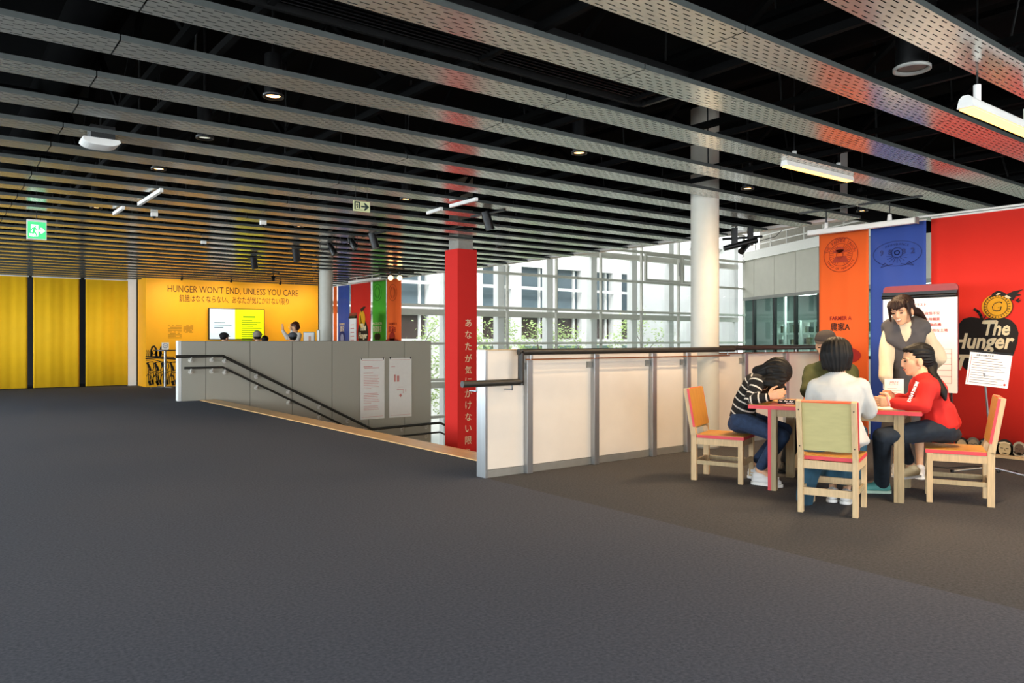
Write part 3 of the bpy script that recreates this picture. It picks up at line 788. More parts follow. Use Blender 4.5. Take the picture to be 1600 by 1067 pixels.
rd = banner(1455, 1700, XB, .05, 2.76, M_redb, 'wide red banner at the right edge with black apple, coin and cream lettering')
FR = fX(XB-.006)
def rX(px, py): return bX(px, py)
ap = MB()
prof = [(1497, 520), (1493, 535), (1494, 552), (1500, 566), (1508, 576), (1520, 584), (1534, 588), (1548, 586), (1562, 580), (1575, 568), (1585, 552), (1590, 535), (1592, 520), (1588, 508), (1580, 500), (1568, 496), (1554, 495), (1545, 497), (1537, 500), (1530, 497), (1518, 495), (1506, 498), (1499, 506)]
ap.prism(FR, [rX(*p) for p in prof][::-1], .002, .002)
ap.stroke(FR, [rX(1535, 500), rX(1533, 493), rX(1529, 487), rX(1523, 483)], .03, off=.003); ap.stroke(FR, [rX(1537, 499), rX(1541, 493)], .012, off=.003)
ap.build('apple_print', M_ink, rd)
cc = rX(1558, 479)
mb = MB(); mb.disc(FR, (cc[0]-.01, cc[1]), .145, .138, off=.003); mb.disc(FR, (cc[0]+.015, cc[1]), .145, .138, off=.0035); mb.build('coin_print', M_coin, rd)
mb = MB(); mb.ring(FR, (cc[0]+.015, cc[1]), .145, .138, .007, off=.006); mb.ring(FR, (cc[0]+.005, cc[1]), .105, .1, .006, off=.006)
for k in range(26):
    a = k*2*math.pi/26; mb.stroke(FR, [(cc[0]+.005+.115*math.cos(a), cc[1]+.112*math.sin(a)), (cc[0]+.005+.132*math.cos(a), cc[1]+.128*math.sin(a))], .008, off=.006)
mb.prism(FR, [rX(*p) for p in ((1548, 465), (1552, 458), (1560, 454), (1568, 456), (1574, 460), (1584, 455), (1600, 452), (1590, 458), (1597, 461), (1588, 463), (1584, 469), (1577, 467), (1570, 463), (1560, 461))][::-1], .003, .008)
mb.prism(FR, [rX(*p) for p in ((1587, 469), (1594, 465), (1592, 470), (1597, 468), (1592, 473))][::-1], .003, .008)
mb.build('coin_outline', M_ink, rd)
mb = MB(); mb.prism(FR, [rX(*p) for p in ((1570, 463), (1574, 461), (1581, 465), (1577, 467))][::-1], .003, .013); mb.prism(FR, [rX(*p) for p in ((1557, 461), (1561, 457.5), (1565, 459), (1560, 461))][::-1], .003, .013); mb.build('flame_highlight', M_cream, rd)
text('G', FR, (cc[0]+.005, cc[1]), M_ink, rd, height=.11, bold=.0, shear=.2, off=.007)
text('G', FR, (cc[0]+.004, cc[1]+.001), M_coin, rd, height=.09, bold=-.015, shear=.2, off=.0085)
def serif(body, p0, p1, h, **k):
    a = rX(*p0); b = rX(*p1)
    text(body, FR, ((a[0]+b[0])/2, (a[1]+b[1])/2), M_cream, rd, width=abs(b[0]-a[0]), height=h, bold=.028, shear=.25, off=.007, **k)
serif('The', (1538, 513), (1579, 513), .165)
serif('Hunger', (1489, 536), (1586, 537), .235)
serif('Tour', (1492, 566), (1580, 568), .185)
mb = MB()
a = rX(1541, 503); mb.stroke(FR, [(a[0]-.03, a[1]-.015), (a[0]-.02, a[1]+.01), (a[0]+.11, a[1]+.01), (a[0]+.115, a[1]-.02)], .018, off=.0085)
mb.build('serif_print', M_cream, rd)

# ledge and portrait cut-outs at the foot of the red banner
def faces():
    Y1 = onX(1700, 9.5)[0]; Y0_ = onX(1470, 9.5)[0]
    lg = root('display_ledge', (9.52, (Y0_+Y1)/2, 0), 'low pale ledge at the foot of the red banner', 'ledge')
    MB().box(9.42, 9.58, Y1, Y0_, .0, .03).build('board', M_wood, lg)
    spec = [(1503, 683, 'dark hair', 'leftmost of the row, half behind the chair'), (1521, 683, 'glasses', 'with glasses, second from the left'), (1541, 684, 'cap', 'with dark cap, just left of the chair back'), (1570, 686, 'long', 'long hair and headband, right of chair'), (1593, 690, 'scarf', 'dark faced with pale headscarf, near the picture edge'), (1612, 690, 'bun', 'last one outside toward the right')]
    skin = ['#b39c78', '#a08a6e', '#a9906a', '#c2ab80', '#5e4838', '#b09a74']
    for i, (px, yt, kind, lab) in enumerate(spec[:5]):
        X = 9.50; Yv, d = onX(px, X); zt_ = zat(yt, d); r = root('portrait_cutout', (X, Yv, .03), 'small printed portrait cut-out on the ledge, '+lab, 'cut-out', 'portrait cut-outs under the red banner')
        fr = (V((X, Yv, .03)), V((0, -1, 0)), UP, V((-1, 0, 0))); h = zt_-.03; w_ = (.075, .075, .075, .085, .066)[i]
        base = pm('cut_hair%d' % i, ['#1a1511', '#6c6457', '#1b1612', '#181410', '#a39a86'][i], .7)
        mb = MB(); mb.disc(fr, (0, h-w_*1.15), w_, w_*1.15, t=.006); mb.prism(fr, [(-w_*1.2, 0), (w_*1.2, 0), (w_*.8, h*.32), (-w_*.8, h*.32)], .006)
        if i == 3: mb.prism(fr, [(-w_, h*.15), (w_, h*.15), (w_, h*.6), (-w_, h*.6)], .006)
        mb.build('backing', base, r)
        sk = pm('cut_skin%d' % i, skin[i], .7)
        mb = MB(); mb.disc(fr, (0, h-w_*1.28), w_*.72, w_*.95, t=.002, off=.006); mb.prism(fr, [(-w_*.3, h*.1), (w_*.3, h*.1), (w_*.3, h-w_*1.9), (-w_*.3, h-w_*1.9)], .002, .006); mb.build('face', sk, r)
        mb = MB()
        for sg in (-1, 1):
            mb.stroke(fr, [(sg*w_*.18, h-w_*1.18), (sg*w_*.45, h-w_*1.18)], .007, off=.008)
            if i == 1: mb.ring(fr, (sg*w_*.32, h-w_*1.2), .022, .018, .005, off=.008, n=16)
        mb.stroke(fr, [(-w_*.2, h-w_*1.8), (w_*.2, h-w_*1.8)], .008, off=.008); mb.stroke(fr, [(0, h-w_*1.25), (.006, h-w_*1.52)], .004, off=.008)
        mb.build('features', M_ink, r)
        if i in (2, 3): mb = MB(); mb.stroke(fr, [(-w_*.65, h-w_*.55), (0, h-w_*.38), (w_*.65, h-w_*.55)], .012, off=.009); mb.build('band', M_cream if i == 3 else M_greysteel, r)
faces()

# white tube light bar and thin rail above the banners
def xbar(px0, px1, X, z, w_, h_): 
    return onX(px0, X)[0], onX(px1, X)[0]
X = 9.35; Ya, dA = onX(1263, X); Yb, dB = onX(1432, X); zz = zat(355, (dA+dB)/2)
wt = root('light_bar', (X, (Ya+Yb)/2, zz), 'white tube light bar hung above the orange and blue banners', 'light')
MB().box(X-.04, X+.04, Yb, Ya, zz-.035, zz+.035).build('housing', M_white, wt, bevel=.012)
MB().box(X-.045, X+.045, Yb-.01, Yb, zz-.04, zz+.04).build('end_cap', M_greysteel, wt)
for p in (1291, 1390):
    yv = onX(p, X)[0]; MB().cyl((X, yv, zz+.03), (X, yv, zz+.11), .03, .022, n=12).build('stub', M_white, wt); MB().cyl((X, yv, zz+.1), (X, yv, 2.99), .008, n=6).box(X-.03, X+.03, yv-.38, yv+.38, 2.988, 3.0).build('hanger', M_blackmetal, wt)
MB().cyl((XB, onX(1440, XB)[0]+.1, 2.79), (XB, onX(1700, XB)[0], 2.79), .013, n=8).build('banner_rail', M_white, rd)

# far banners in the back room
far = [(521, 526.6, '#f4581c', M_orange, 'narrow orange red', 'sliver beside the round column'), (528, 546, 0, M_blue, 'blue', 'left of the far red one'), (548, 579, 0, M_redb, 'red', 'with small apple print'), (582, 603, 0, M_green, 'green', 'between red and orange'), (604.5, 627, 0, M_orange, 'orange', 'last before the glass wall')]
XF = 9.95
zts = [2.93, 2.93, 2.93, 2.93, 2.93]
fbs = []
for i, (a, b, _, mt, cn_, lab) in enumerate(far):
    fbs.append(banner(a, b, XF, .03, zts[i], mt, 'far %s banner seen over the grey wall, %s' % (cn_, lab), 'banners in the back room'))
F2 = fX(XF-.006)
def small(px, py, body, mt, par, w_, h_): text(body, F2, bX(px, py, XF), mt, par, width=w_, height=h_, bold=.006, off=.002)
small(535, 506.5, 'FARMER', M_cream, fbs[1], .35, .07); small(535, 514, '農家', M_cream, fbs[1], .28, .17)
q = bX(535, 526, XF); mb = MB(); mb.disc(F2, q, .2, .17, off=.002); mb.build('portrait_print', M_dblue, fbs[1])
mb = MB(); mb.disc(F2, (q[0], q[1]-.05), .11, .14, off=.005); mb.build('face_print', pm('blue_grey_print', '#9ba3c4', .7), fbs[1])
small(590, 505.5, 'PRODUCER', M_cream, fbs[3], .55, .07); small(590, 514, '製造業者', M_cream, fbs[3], .5, .17)
q = bX(590, 457, XF); emblem_ring(F2, q, .24, .23, None, None).build('emblem', M_dgreen, fbs[3])
q = bX(590, 526, XF); mb = MB(); mb.disc(F2, (q[0]-.07, q[1]), .1, .1, off=.002); mb.disc(F2, (q[0]+.08, q[1]), .1, .1, off=.002); mb.build('portrait_print', M_ink, fbs[3])
small(614, 506, 'FARMER B', M_dorange, fbs[4], .45, .07); small(613, 514.5, '農家B', M_dred, fbs[4], .42, .17)
q = bX(614, 457, XF); emblem_ring(F2, q, .22, .22, None, None).build('emblem', M_dorange, fbs[4])
q = bX(613, 527, XF); mb = MB(); mb.disc(F2, (q[0], q[1]), .16, .15, off=.002); mb.disc(F2, (q[0], q[1]-.08), .36, .05, off=.002); mb.build('hat_print', M_dred, fbs[4])
mb = MB(); q = bX(567.5, 521, XF); mb.disc(F2, q, .32, .38, off=.002); mb.stroke(F2, [(q[0]-.1, q[1]+.3), (q[0]-.16, q[1]+.5)], .05, off=.003); mb.build('apple_print', M_ink, fbs[2])
mb = MB(); q2 = bX(566, 499, XF); mb.disc(F2, q2, .2, .25, off=.003); mb.build('coin_print', M_coin, fbs[2])
mb = MB(); mb.prism(F2, [(q2[0]-.02, q2[1]+.2), (q2[0]+.25, q2[1]+.36), (q2[0]+.1, q2[1]+.36), (q2[0]-.1, q2[1]+.3)], .003, .008); mb.build('flame_print', M_ink, fbs[2])
text('The', F2, (q[0]+.02, q[1]+.18), M_cream, fbs[2], width=.36, height=.2, bold=.05, shear=.2, off=.006)
text('Hunger', F2, (q[0]+.0, q[1]-.08), M_cream, fbs[2], width=.56, height=.22, bold=.05, shear=.2, off=.006)
X = 9.35; Ya, dA = onX(546, X); Yb, dB = onX(594, X)
lb2 = root('light_bar', (X, (Ya+Yb)/2, 2.88), 'white tube light bar over the far red and green banners', 'light')
MB().box(X-.04, X+.04, Yb, Ya, 2.85, 2.92).build('housing', M_white, lb2, bevel=.01)
for t in (.25, .75): yv = Ya+(Yb-Ya)*t; MB().cyl((X, yv, 2.91), (X, yv, 2.99), .012, n=10).box(X-.03, X+.03, yv-.38, yv+.38, 2.988, 3.0).build('stub', M_white, lb2)

# ================================================================== flip chart
def flip_chart(X, px0, px1, z0, z1, label, small_=False):
    Ya = onX(px0, X)[0]; Yb = onX(px1, X)[0]; W_ = Ya-Yb; r = root('flip_chart', (X, (Ya+Yb)/2, 0), label, 'flip chart')
    fr = (V((X, Ya, z0)), V((0, -1, 0)), UP, V((-1, 0, 0))); Hh = z1-z0
    def rr(x0, x1, y0, y1, rad):
        P = []
        for (cx_, cy_, a0) in ((x1-rad, y1-rad, 0), (x0+rad, y1-rad, 90), (x0+rad, y0+rad, 180), (x1-rad, y0+rad, 270)):
            for k in range(6): a = math.radians(a0+18*k); P.append((cx_+rad*math.cos(a), cy_+rad*math.sin(a)))
        return P
    MB().prism(fr, rr(0, W_, 0, Hh, .05), .02, -.02).build('backboard', pm('maroon_board', '#8f2a2c', .45), r)
    MB().prism(fr, rr(.004, W_-.004, .0, Hh-.11, .01), .012, 0).build('paper_pad', M_paper, r)
    MB().tube([fr[0]+fr[1]*.0+UP*(Hh-.13)+fr[3]*.02, fr[0]+fr[1]*W_+UP*(Hh-.13)+fr[3]*.02], .022, 12).obox(fr[0]+fr[1]*W_/2+UP*(Hh-.10)+fr[3]*.012, fr[1]*W_/2, UP*.025, fr[3]*.012).build('clamp_bar', M_blackmetal, r)
    for sg in (.12, .88):
        MB().tube([fr[0]+fr[1]*W_*sg+UP*(Hh*.6)-fr[3]*.03, fr[0]+fr[1]*(W_*sg+(sg-.5)*.15)-UP*z0+fr[3]*.02], .012, 8).build('leg', M_blackmetal, r)
    MB().tube([fr[0]+fr[1]*W_*.5+UP*(Hh*.6)-fr[3]*.03, fr[0]+fr[1]*W_*.5-UP*z0-fr[3]*.32], .012, 8).build('leg', M_blackmetal, r)
    return r, (fr[0]+fr[3]*.013, fr[1], fr[2], fr[3]), W_, Hh
fcx, FF, FW, FH = flip_chart(9.0, 1380, 1497, .715, 1.925, 'flip chart with maroon board and white printed pad beside the standing woman')
def fp(px, py):
    Yv, d = onX(px, 9.0-.013); return (FF[0].y-Yv, zat(py, d)-FF[0].z)
text('クリスト', FF, fp(1437, 476), M_redprint, fcx, width=.145, height=.034)
text('チェッ', FF, (fp(1437, 476)[0]-.13, fp(1437, 476)[1]-.006), M_redprint, fcx, width=.10, height=.032)
for i, (s_, px, py) in enumerate((('政情不安', 1457, 489.5), ('危険職業', 1457, 498.5), ('金融危機', 1459, 507), ('近代的な土地', 1463, 516))):
    q = fp(px, py); text(s_, FF, q, M_redprint, fcx, width=.16*len(s_)/4, height=.034)
    mb = MB(); x = fp(1441, py)[0]; 
    mb.stroke(FF, [(x-.02, q[1]-.02), (x+.02, q[1]-.02), (x+.02, q[1]+.02), (x-.02, q[1]+.02), (x-.02, q[1]-.02)], .003, off=.001); mb.build('checkbox', M_pinkprint, fcx)
mb = MB(); A = fp(1448, 545); B = fp(1487, 599)
x0 = A[0]-.15
for i in range(7): z = A[1]+(B[1]-A[1])*(0, .14, .27, .45, .62, .80, 1)[i]; mb.stroke(FF, [(x0, z), (B[0], z)], .004, off=.001)
for x in (x0, x0+.2, (x0+B[0])/2+.03, B[0]): mb.stroke(FF, [(x, A[1]), (x, B[1])], .004, off=.001)
mb.build('table_grid', M_pinkprint, fcx)
fc2, FF2, W2, H2 = flip_chart(9.1, 546.5, 557, .75, 2.02, 'far flip chart in front of the distant red banner')
mb = MB()
for i in range(7): mb.stroke(FF2, [(W2*.2, H2*(.75-.08*i)), (W2*.7, H2*(.75-.08*i))], .02, off=.001)
mb.build('print', M_pinkprint, fc2)

# ================================================================== furniture
def chair(name, loc, ang, label, w_=.40, d_=.42, raw_back=True):
    """ang: world heading the sitter faces"""
    r = root(name, (loc[0], loc[1], 0), label, 'chair', 'plywood chairs around the table', rz=ang-math.pi/2)
    T = ROOTM[r]; hw = w_/2; lt = .038
    # local: x right, y forward, origin midway between the back legs
    for sg in (-1, 1):
        b = MB(T); x = sg*(hw-lt/2)
        b.obox((x, .0, .215), (lt/2, 0, 0), (0, .026, 0), (0, 0, .215))
        b.bar((x, 0, .41), (x, -.075, .85), lt, .052, UP); b.build('back_leg', M_wood, r, bevel=.003)
        b = MB(T); b.obox((x, d_, .2), (lt/2, 0, 0), (0, .022, 0), (0, 0, .2)); b.build('front_leg', M_wood, r, bevel=.003)
        b = MB(T); b.obox((x, d_/2, .365), (lt/2-.004, 0, 0), (0, d_/2-.02, 0), (0, 0, .03)); b.build('side_apron', M_wood, r)
        b = MB(T); b.obox((x, d_*.5, .17), (.009, 0, 0), (0, d_/2-.02, 0), (0, 0, .018)); b.build('side_stretcher', M_gwood, r)
    MB(T).box(-hw+lt, hw-lt, -.012, .012, .335, .395).build('rear_apron', M_wood, r)
    MB(T).box(-hw+lt, hw-lt, d_-.012, d_+.012, .335, .395).build('front_apron', M_wood, r)
    MB(T).box(-hw+lt, hw-lt, -.01, .01, .135, .19).build('rear_stretcher', M_wood, r)
    MB(T).box(-hw+lt, hw-lt, d_-.01, d_+.01, .16, .21).build('front_stretcher', M_wood, r)
    MB(T).box(-hw, hw, .03, d_+.03, .397, .424).build('seat_edge', M_pink, r)
    MB(T).box(-hw+.001, hw-.001, .031, d_+.029, .4242, .43).build('seat_top', M_ochre, r)
    # back panel, leaning with the posts
    u = (V((0, -.075, .85))-V((0, 0, .41))).normalized(); n = V((0, u.z, -u.y))
    c = V((0, 0, .41))+u*.25
    MB(T).obox(c, (hw-lt-.001, 0, 0), n*.008, u*.185).build('back_panel', M_ply, r)
    MB(T).obox(c+n*.020+u*.01, (hw, 0, 0), n*.009, u*.178).build('painted_face', M_ochre, r)
    MB(T).obox(c+n*.0195+u*.01+V((hw+.004, 0, 0)), (.0035, 0, 0), n*.0095, u*.178).build('edge', M_pink, r)
    MB(T).obox(c+n*.0195+u*.01-V((hw+.004, 0, 0)), (.0035, 0, 0), n*.0095, u*.178).build('edge', M_pink, r)
    MB(T).obox(c+u*.19, (hw-.001, 0, 0), n*.024, u*.004).build('top_edge', pm('orange_edge', '#e8582a', .5), r)
    mb = MB(T)
    for sg in (-1, 1):
        for k in (.06, .34): p = V((sg*(hw-lt/2), 0, .41))+u*(k+.04)-n*.027; mb.cyl(p, p-n*.003, .005, n=8)
    mb.build('screw', M_blackmetal, r)
    return r
def cang(th): return math.radians(th)-YAW     # camera-frame heading to world heading
L1 = c2w(1.79, 7.29); chair('plywood_chair', L1, cang(-32), 'ochre-topped plywood chair under the woman in the striped sweater', .40, .43)
L2 = c2w(2.35, 5.715); chair('plywood_chair', L2, cang(58), 'raw-backed plywood chair seen from behind at the table front', .42, .43)
L3 = c2w(3.81, 6.14); chair('plywood_chair', L3, cang(153), 'plywood chair under the woman in the red sweater', .42, .42)
L4 = c2w(3.28, 8.05); chair('plywood_chair', L4, cang(238), 'plywood chair behind the table under the man in a cap', .42, .42)

TT = c2w(2.06, 6.70); tang = cang(-31.2)
tb = root('plywood_table', (c2w(2.92, 6.72).x, c2w(2.92, 6.72).y, 0), 'plywood table with ochre top and red painted edge', 'table')
TM = Matrix.Translation(TT) @ Matrix.Rotation(tang, 4, 'Z')
TLn, TD, TZ = 1.34, .86, .735
MB(TM).box(0, TLn, 0, TD, TZ-.033, TZ-.001).build('edge_band', M_pink, tb)
MB(TM).box(.001, TLn-.001, .001, TD-.001, TZ-.001, TZ+.002).build('table_top', M_ochre, tb)
for (x, y) in ((.16, .03), (TLn-.20, .03), (.16, TD-.10), (TLn-.20, TD-.10)):
    MB(TM).box(x+.028, x+.07, y, y+.07, 0, TZ-.033).build('leg', M_gwood, tb, bevel=.002)
    if x < .5 and y < .2: MB(TM).box(x, x+.0275, y, y+.07, 0, TZ-.033).build('leg_face', M_pink, tb)
    else: MB(TM).box(x, x+.0275, y, y+.07, 0, TZ-.033).build('leg_face', M_gwood, tb)
for y in (.04, TD-.07): MB(TM).box(.23, TLn-.2, y, y+.025, TZ-.095, TZ-.034).build('apron', M_gwood, tb)
for x in (.175, TLn-.17): MB(TM).box(x, x+.025, .1, TD-.1, TZ-.095, TZ-.034).build('apron', M_gwood, tb)

# things on the table
TZt = TZ+.0025
def sheet(x, y, a, w_, h_, mat, label, cat='paper', z=0, print_=None, name='paper_sheet', t=.001):
    T = TM @ Matrix.Translation((x, y, TZt+z)) @ Matrix.Rotation(a, 4, 'Z')
    r = root(name, T.translation, label, cat, 'papers on the table')
    MB(T).box(-w_/2, w_/2, -h_/2, h_/2, 0, t).build('sheet', mat, r)
    if print_:
        mb = MB(T)
        for i in range(5): mb.box(-w_*.38, w_*(.1+.25*((i*7) % 3)/2), h_*(.35-.15*i), h_*(.35-.15*i)+.004, t, t+.0005)
        mb.build('print', print_, r)
M_or = pm('orange_paper', '#f08a4a', .7); M_pk = pm('pink_paper', '#ee9088', .7)
sheet(.25, .16, .1, .2, .26, M_pk, 'pink sheet under the black card at the left end of the table', print_=M_redprint)
sheet(.48, .2, -.1, .2, .28, M_or, 'orange sheet on the table just right of the black card', z=.0015, print_=M_cream)
sheet(.50, .48, .3, .25, .2, M_paper, 'white sheet in the middle of the table behind the orange one', z=.001, print_=M_pinkprint)
sheet(1.0, .25, .2, .21, .29, M_paper, 'white sheet in front of the hands of the red sweater woman', z=.001, print_=M_pinkprint)
sheet(1.14, .06, 0, .16, .09, M_paper, 'small white slip at the right front edge of the table', z=.0025)
sheet(.95, .6, .5, .21, .29, M_or, 'orange sheet at the far right of the table', z=.001, print_=M_cream)
T = TM @ Matrix.Translation((.29, .21, TZt+.0042)) @ Matrix.Rotation(-.12, 4, 'Z')
bc = root('game_card_box', T.translation, 'small black card box with white lettering at the left of the table', 'box')
MB(T).box(-.075, .075, -.04, .05, 0, .035).build('box_body', M_ink, bc, bevel=.002)
mb = MB(T)
for i in range(3):
    x = -.05+.045*i; fr = (T @ V((x, -.0402, .022)), (T.to_3x3() @ V((1, 0, 0))), UP, (T.to_3x3() @ V((0, -1, 0)))); m2 = MB()
    m2.stroke(fr, [(-.012, .0), (-.004, .007), (.004, -.003), (.014, .004)], .006, .0005); m2.build('motif', M_paper, bc)
fr = (T @ V((.03, -.0402, .007)), (T.to_3x3() @ V((1, 0, 0))), UP, (T.to_3x3() @ V((0, -1, 0)))); m2 = MB(); m2.stroke(fr, [(-.03, 0), (.035, 0)], .004, .0005); m2.build('motif', M_paper, bc)
for i in range(3):
    T2 = T @ Matrix.Translation((-.05+.045*i, .005, .0352)); MB(T2).box(-.016, .016, -.012, .012, 0, .0006).build('motif', M_paper, bc)
# white upright sign card
A = J(1382, 625, 6.75); B = J(1412, 625, 6.75); sgn = root('table_sign', ((A+B)/2).xy.to_3d()+UP*TZt, 'upright white menu card standing on the table', 'sign')
rr_ = (B-A).normalized(); nn = V((rr_.y, -rr_.x, 0)); Zb = TZt; Zt = zat(592, 6.75); Cc = (A+B)/2; hw = (B-A).length/2
if nn.dot(FWD) > 0: nn = -nn
MB().obox((Cc.x, Cc.y, (Zb+Zt)/2), rr_*hw, nn*.002, UP*(Zt-Zb)/2).obox(V((Cc.x, Cc.y, Zb+.004))-nn*.02, rr_*hw, nn*.02, UP*.004).build('card', M_paper, sgn)
fr = (V((Cc.x, Cc.y, Zb))+nn*.002, rr_, UP, nn); Hs = Zt-Zb
text('感情不安', fr, (0, Hs*.87), M_redprint, sgn, width=.075, height=.016, off=.0003, t=.0006); text('チェックリスト', fr, (0, Hs*.79), M_redprint, sgn, width=.09, height=.015, off=.0003, t=.0006)
mb = MB()
for i in range(7): mb.stroke(fr, [(-.06, Hs*(.62-.08*i)), (.02+.04*(i % 2), Hs*(.62-.08*i))], .003, .0005)
mb.build('print', M_pinkprint, sgn)

# tilted notice on a pole stand
Pq = c2w(.624*7.3, 7.3)
ns = root('notice_stand', (Pq.x, Pq.y, 0), 'tilted white text notice on a chrome pole stand before the red banner', 'sign stand')
cor = [J(1516, 549, 7.32), J(1586, 552, 7.22), J(1572, 607, 7.16), J(1508, 600, 7.26)]
O_ = cor[3]; R_ = (cor[2]-cor[3]).normalized(); U_ = (cor[0]-cor[3]); U_ = (U_-R_*U_.dot(R_)).normalized(); N_ = R_.cross(U_)
if N_.dot(FWD) > 0: N_ = -N_
Wn = (cor[2]-cor[3]).length*1.03; Hn = (cor[0]-cor[3]).length
# shear of the board follows its tilt in the room
fr = (O_, R_, (cor[0]-cor[3]).normalized(), N_)
MB().prism(fr, [(0, 0), (Wn, 0), (Wn, Hn), (0, Hn)], .008, 0).build('board', M_paper, ns)
mb = MB(); mb.stroke(fr, [(0.0, Hn+.005), (Wn, Hn+.005)], .02, .012); mb.build('clip_strip', M_blackmetal, ns)
mb = MB(); random.seed(5)
for i in range(12):
    if i == 0: continue
    mb.stroke(fr, [(.03, Hn*(.9-.075*i)), (.03+(Wn-.06)*random.uniform(.4, 1), Hn*(.9-.075*i))], .005, .001, .008)
mb.build('print', pm('grey_ink', '#6a6058', .7), ns)
text('主要参加者の世界', fr, (Wn*.36, Hn*.91), pm('ink_blue', '#2f3340', .7), ns, width=Wn*.42, height=.02, off=.008)
mb = MB(); mb.stroke(fr, [(.015, .02), (.015, Hn-.03)], .004, .001, .008); mb.disc(fr, (Wn-.03, .03), .01, .012, off=.008, n=12); mb.build('print', M_redprint, ns)
pc = (cor[2]+cor[3])/2
MB().tube([pc+UP*.12+FWD*.02, V((Pq.x, Pq.y, .25))], .010, 8).build('pole', M_silver, ns)
MB().tube([V((Pq.x, Pq.y, .06)), V((Pq.x, Pq.y, .5))], .014, 8).build('pole', M_silver, ns)
for th in (10, 100, 190, 305):
    dv = V((math.cos(math.radians(th)), math.sin(math.radians(th)), 0))
    MB().tube([V((Pq.x, Pq.y, .09)), V((Pq.x, Pq.y, .015))+dv*.32], .009, 8).build('foot', M_silver, ns)
    MB().cyl(V((Pq.x, Pq.y, .0))+dv*.33, V((Pq.x, Pq.y, .03))+dv*.33, .018, n=10).build('foot_cap', M_blackmetal, ns)
cb = MB(); cb.tube([onfloor(1590, 737, .008), onfloor(1560, 733, .008), onfloor(1520, 728, .008), onfloor(1480, 731, .008), onfloor(1440, 727, .008)], .006, 6)
tag(cb.build('power_cable', M_blackmetal, None), 'thin black cable lying on the carpet behind the right chair', 'cable')

# far high table with clock card
Y_ = 22.3; xh, dh = onY(258, Y_); ht = root('high_table', (xh, Y_, 0), 'tall round standing table with chrome cross foot before the yellow wall', 'table')
MB().cyl((xh, Y_, .02), (xh, Y_, 1.0), .035, n=14).build('pole', M_silver, ht)
MB().cyl((xh, Y_, 1.0), (xh, Y_, 1.03), .30, n=32).build('table_top', pm('dark_brown_top', '#3a2a20', .4), ht)
MB().bar((xh-.38, Y_-.1, .02), (xh+.38, Y_+.1, .02), .05, .03).bar((xh-.1, Y_+.38, .02), (xh+.1, Y_-.38, .02), .05, .03).build('cross_foot', M_silver, ht)
ck = root('card_sign', (xh, Y_-.0, 1.031), 'small white square card with a round emblem on the tall table', 'sign')
MB().box(xh-.09, xh+.09, Y_-.03, Y_-.01, 1.05, 1.23).box(xh-.07, xh+.07, Y_-.04, Y_+.03, 1.031, 1.05).build('card', M_paper, ck)
mb = MB(); F = fY(Y_-.031); mb.ring(F, (xh, 1.14), .06, .06, .012); mb.stroke(F, [(xh-.03, 1.14), (xh+.03, 1.14)], .012); mb.build('emblem', pm('blue_grey_ink', '#5b6078', .7), ck)

# easel with small picture and papers behind the wall
for (pa, pb, ya, yb, lab, dp) in ((474, 492, 518.5, 540, 'small framed hand picture on the presentation table', 20.2), (495, 500, 515, 540, 'leaning white card beside the round column', 19.0)):
    A = J(pa, ya, dp); B = J(pb, yb, dp); r = root('picture_card', ((A.x+B.x)/2, (A.y+B.y)/2, B.z), lab, 'picture')
    rr2 = RGT; w2 = (pb-pa)/FPX*dp/2; C_ = (A+B)/2; hh = (A.z-B.z)/2
    MB().obox(C_, RGT*w2, FWD*.012, UP*hh).build('frame', M_greysteel, r)
    MB().obox(C_-FWD*.014, RGT*(w2-.02), FWD*.003, UP*(hh-.02)).build('sheet', M_paper, r)
    if dp > 20: MB().obox(C_-FWD*.019+RGT*.02-UP*.0, RGT*.03, FWD*.002, UP*.07).build('print', M_skin, r)
    bt = root('small_table', (C_.x, C_.y, 0), 'hidden side table carrying the '+('framed picture' if dp > 20 else 'white card'), 'table')
    MB().obox((C_.x, C_.y, B.z-.015), RGT*.25, FWD*.15, UP*.0145).build('table_top', M_wood, bt)
    MB().cyl((C_.x, C_.y, 0), (C_.x, C_.y, B.z-.029), .03, n=10).build('leg', M_silver, bt); MB().cyl((C_.x, C_.y, 0), (C_.x, C_.y, .02), .15, n=16).build('foot', M_silver, bt)

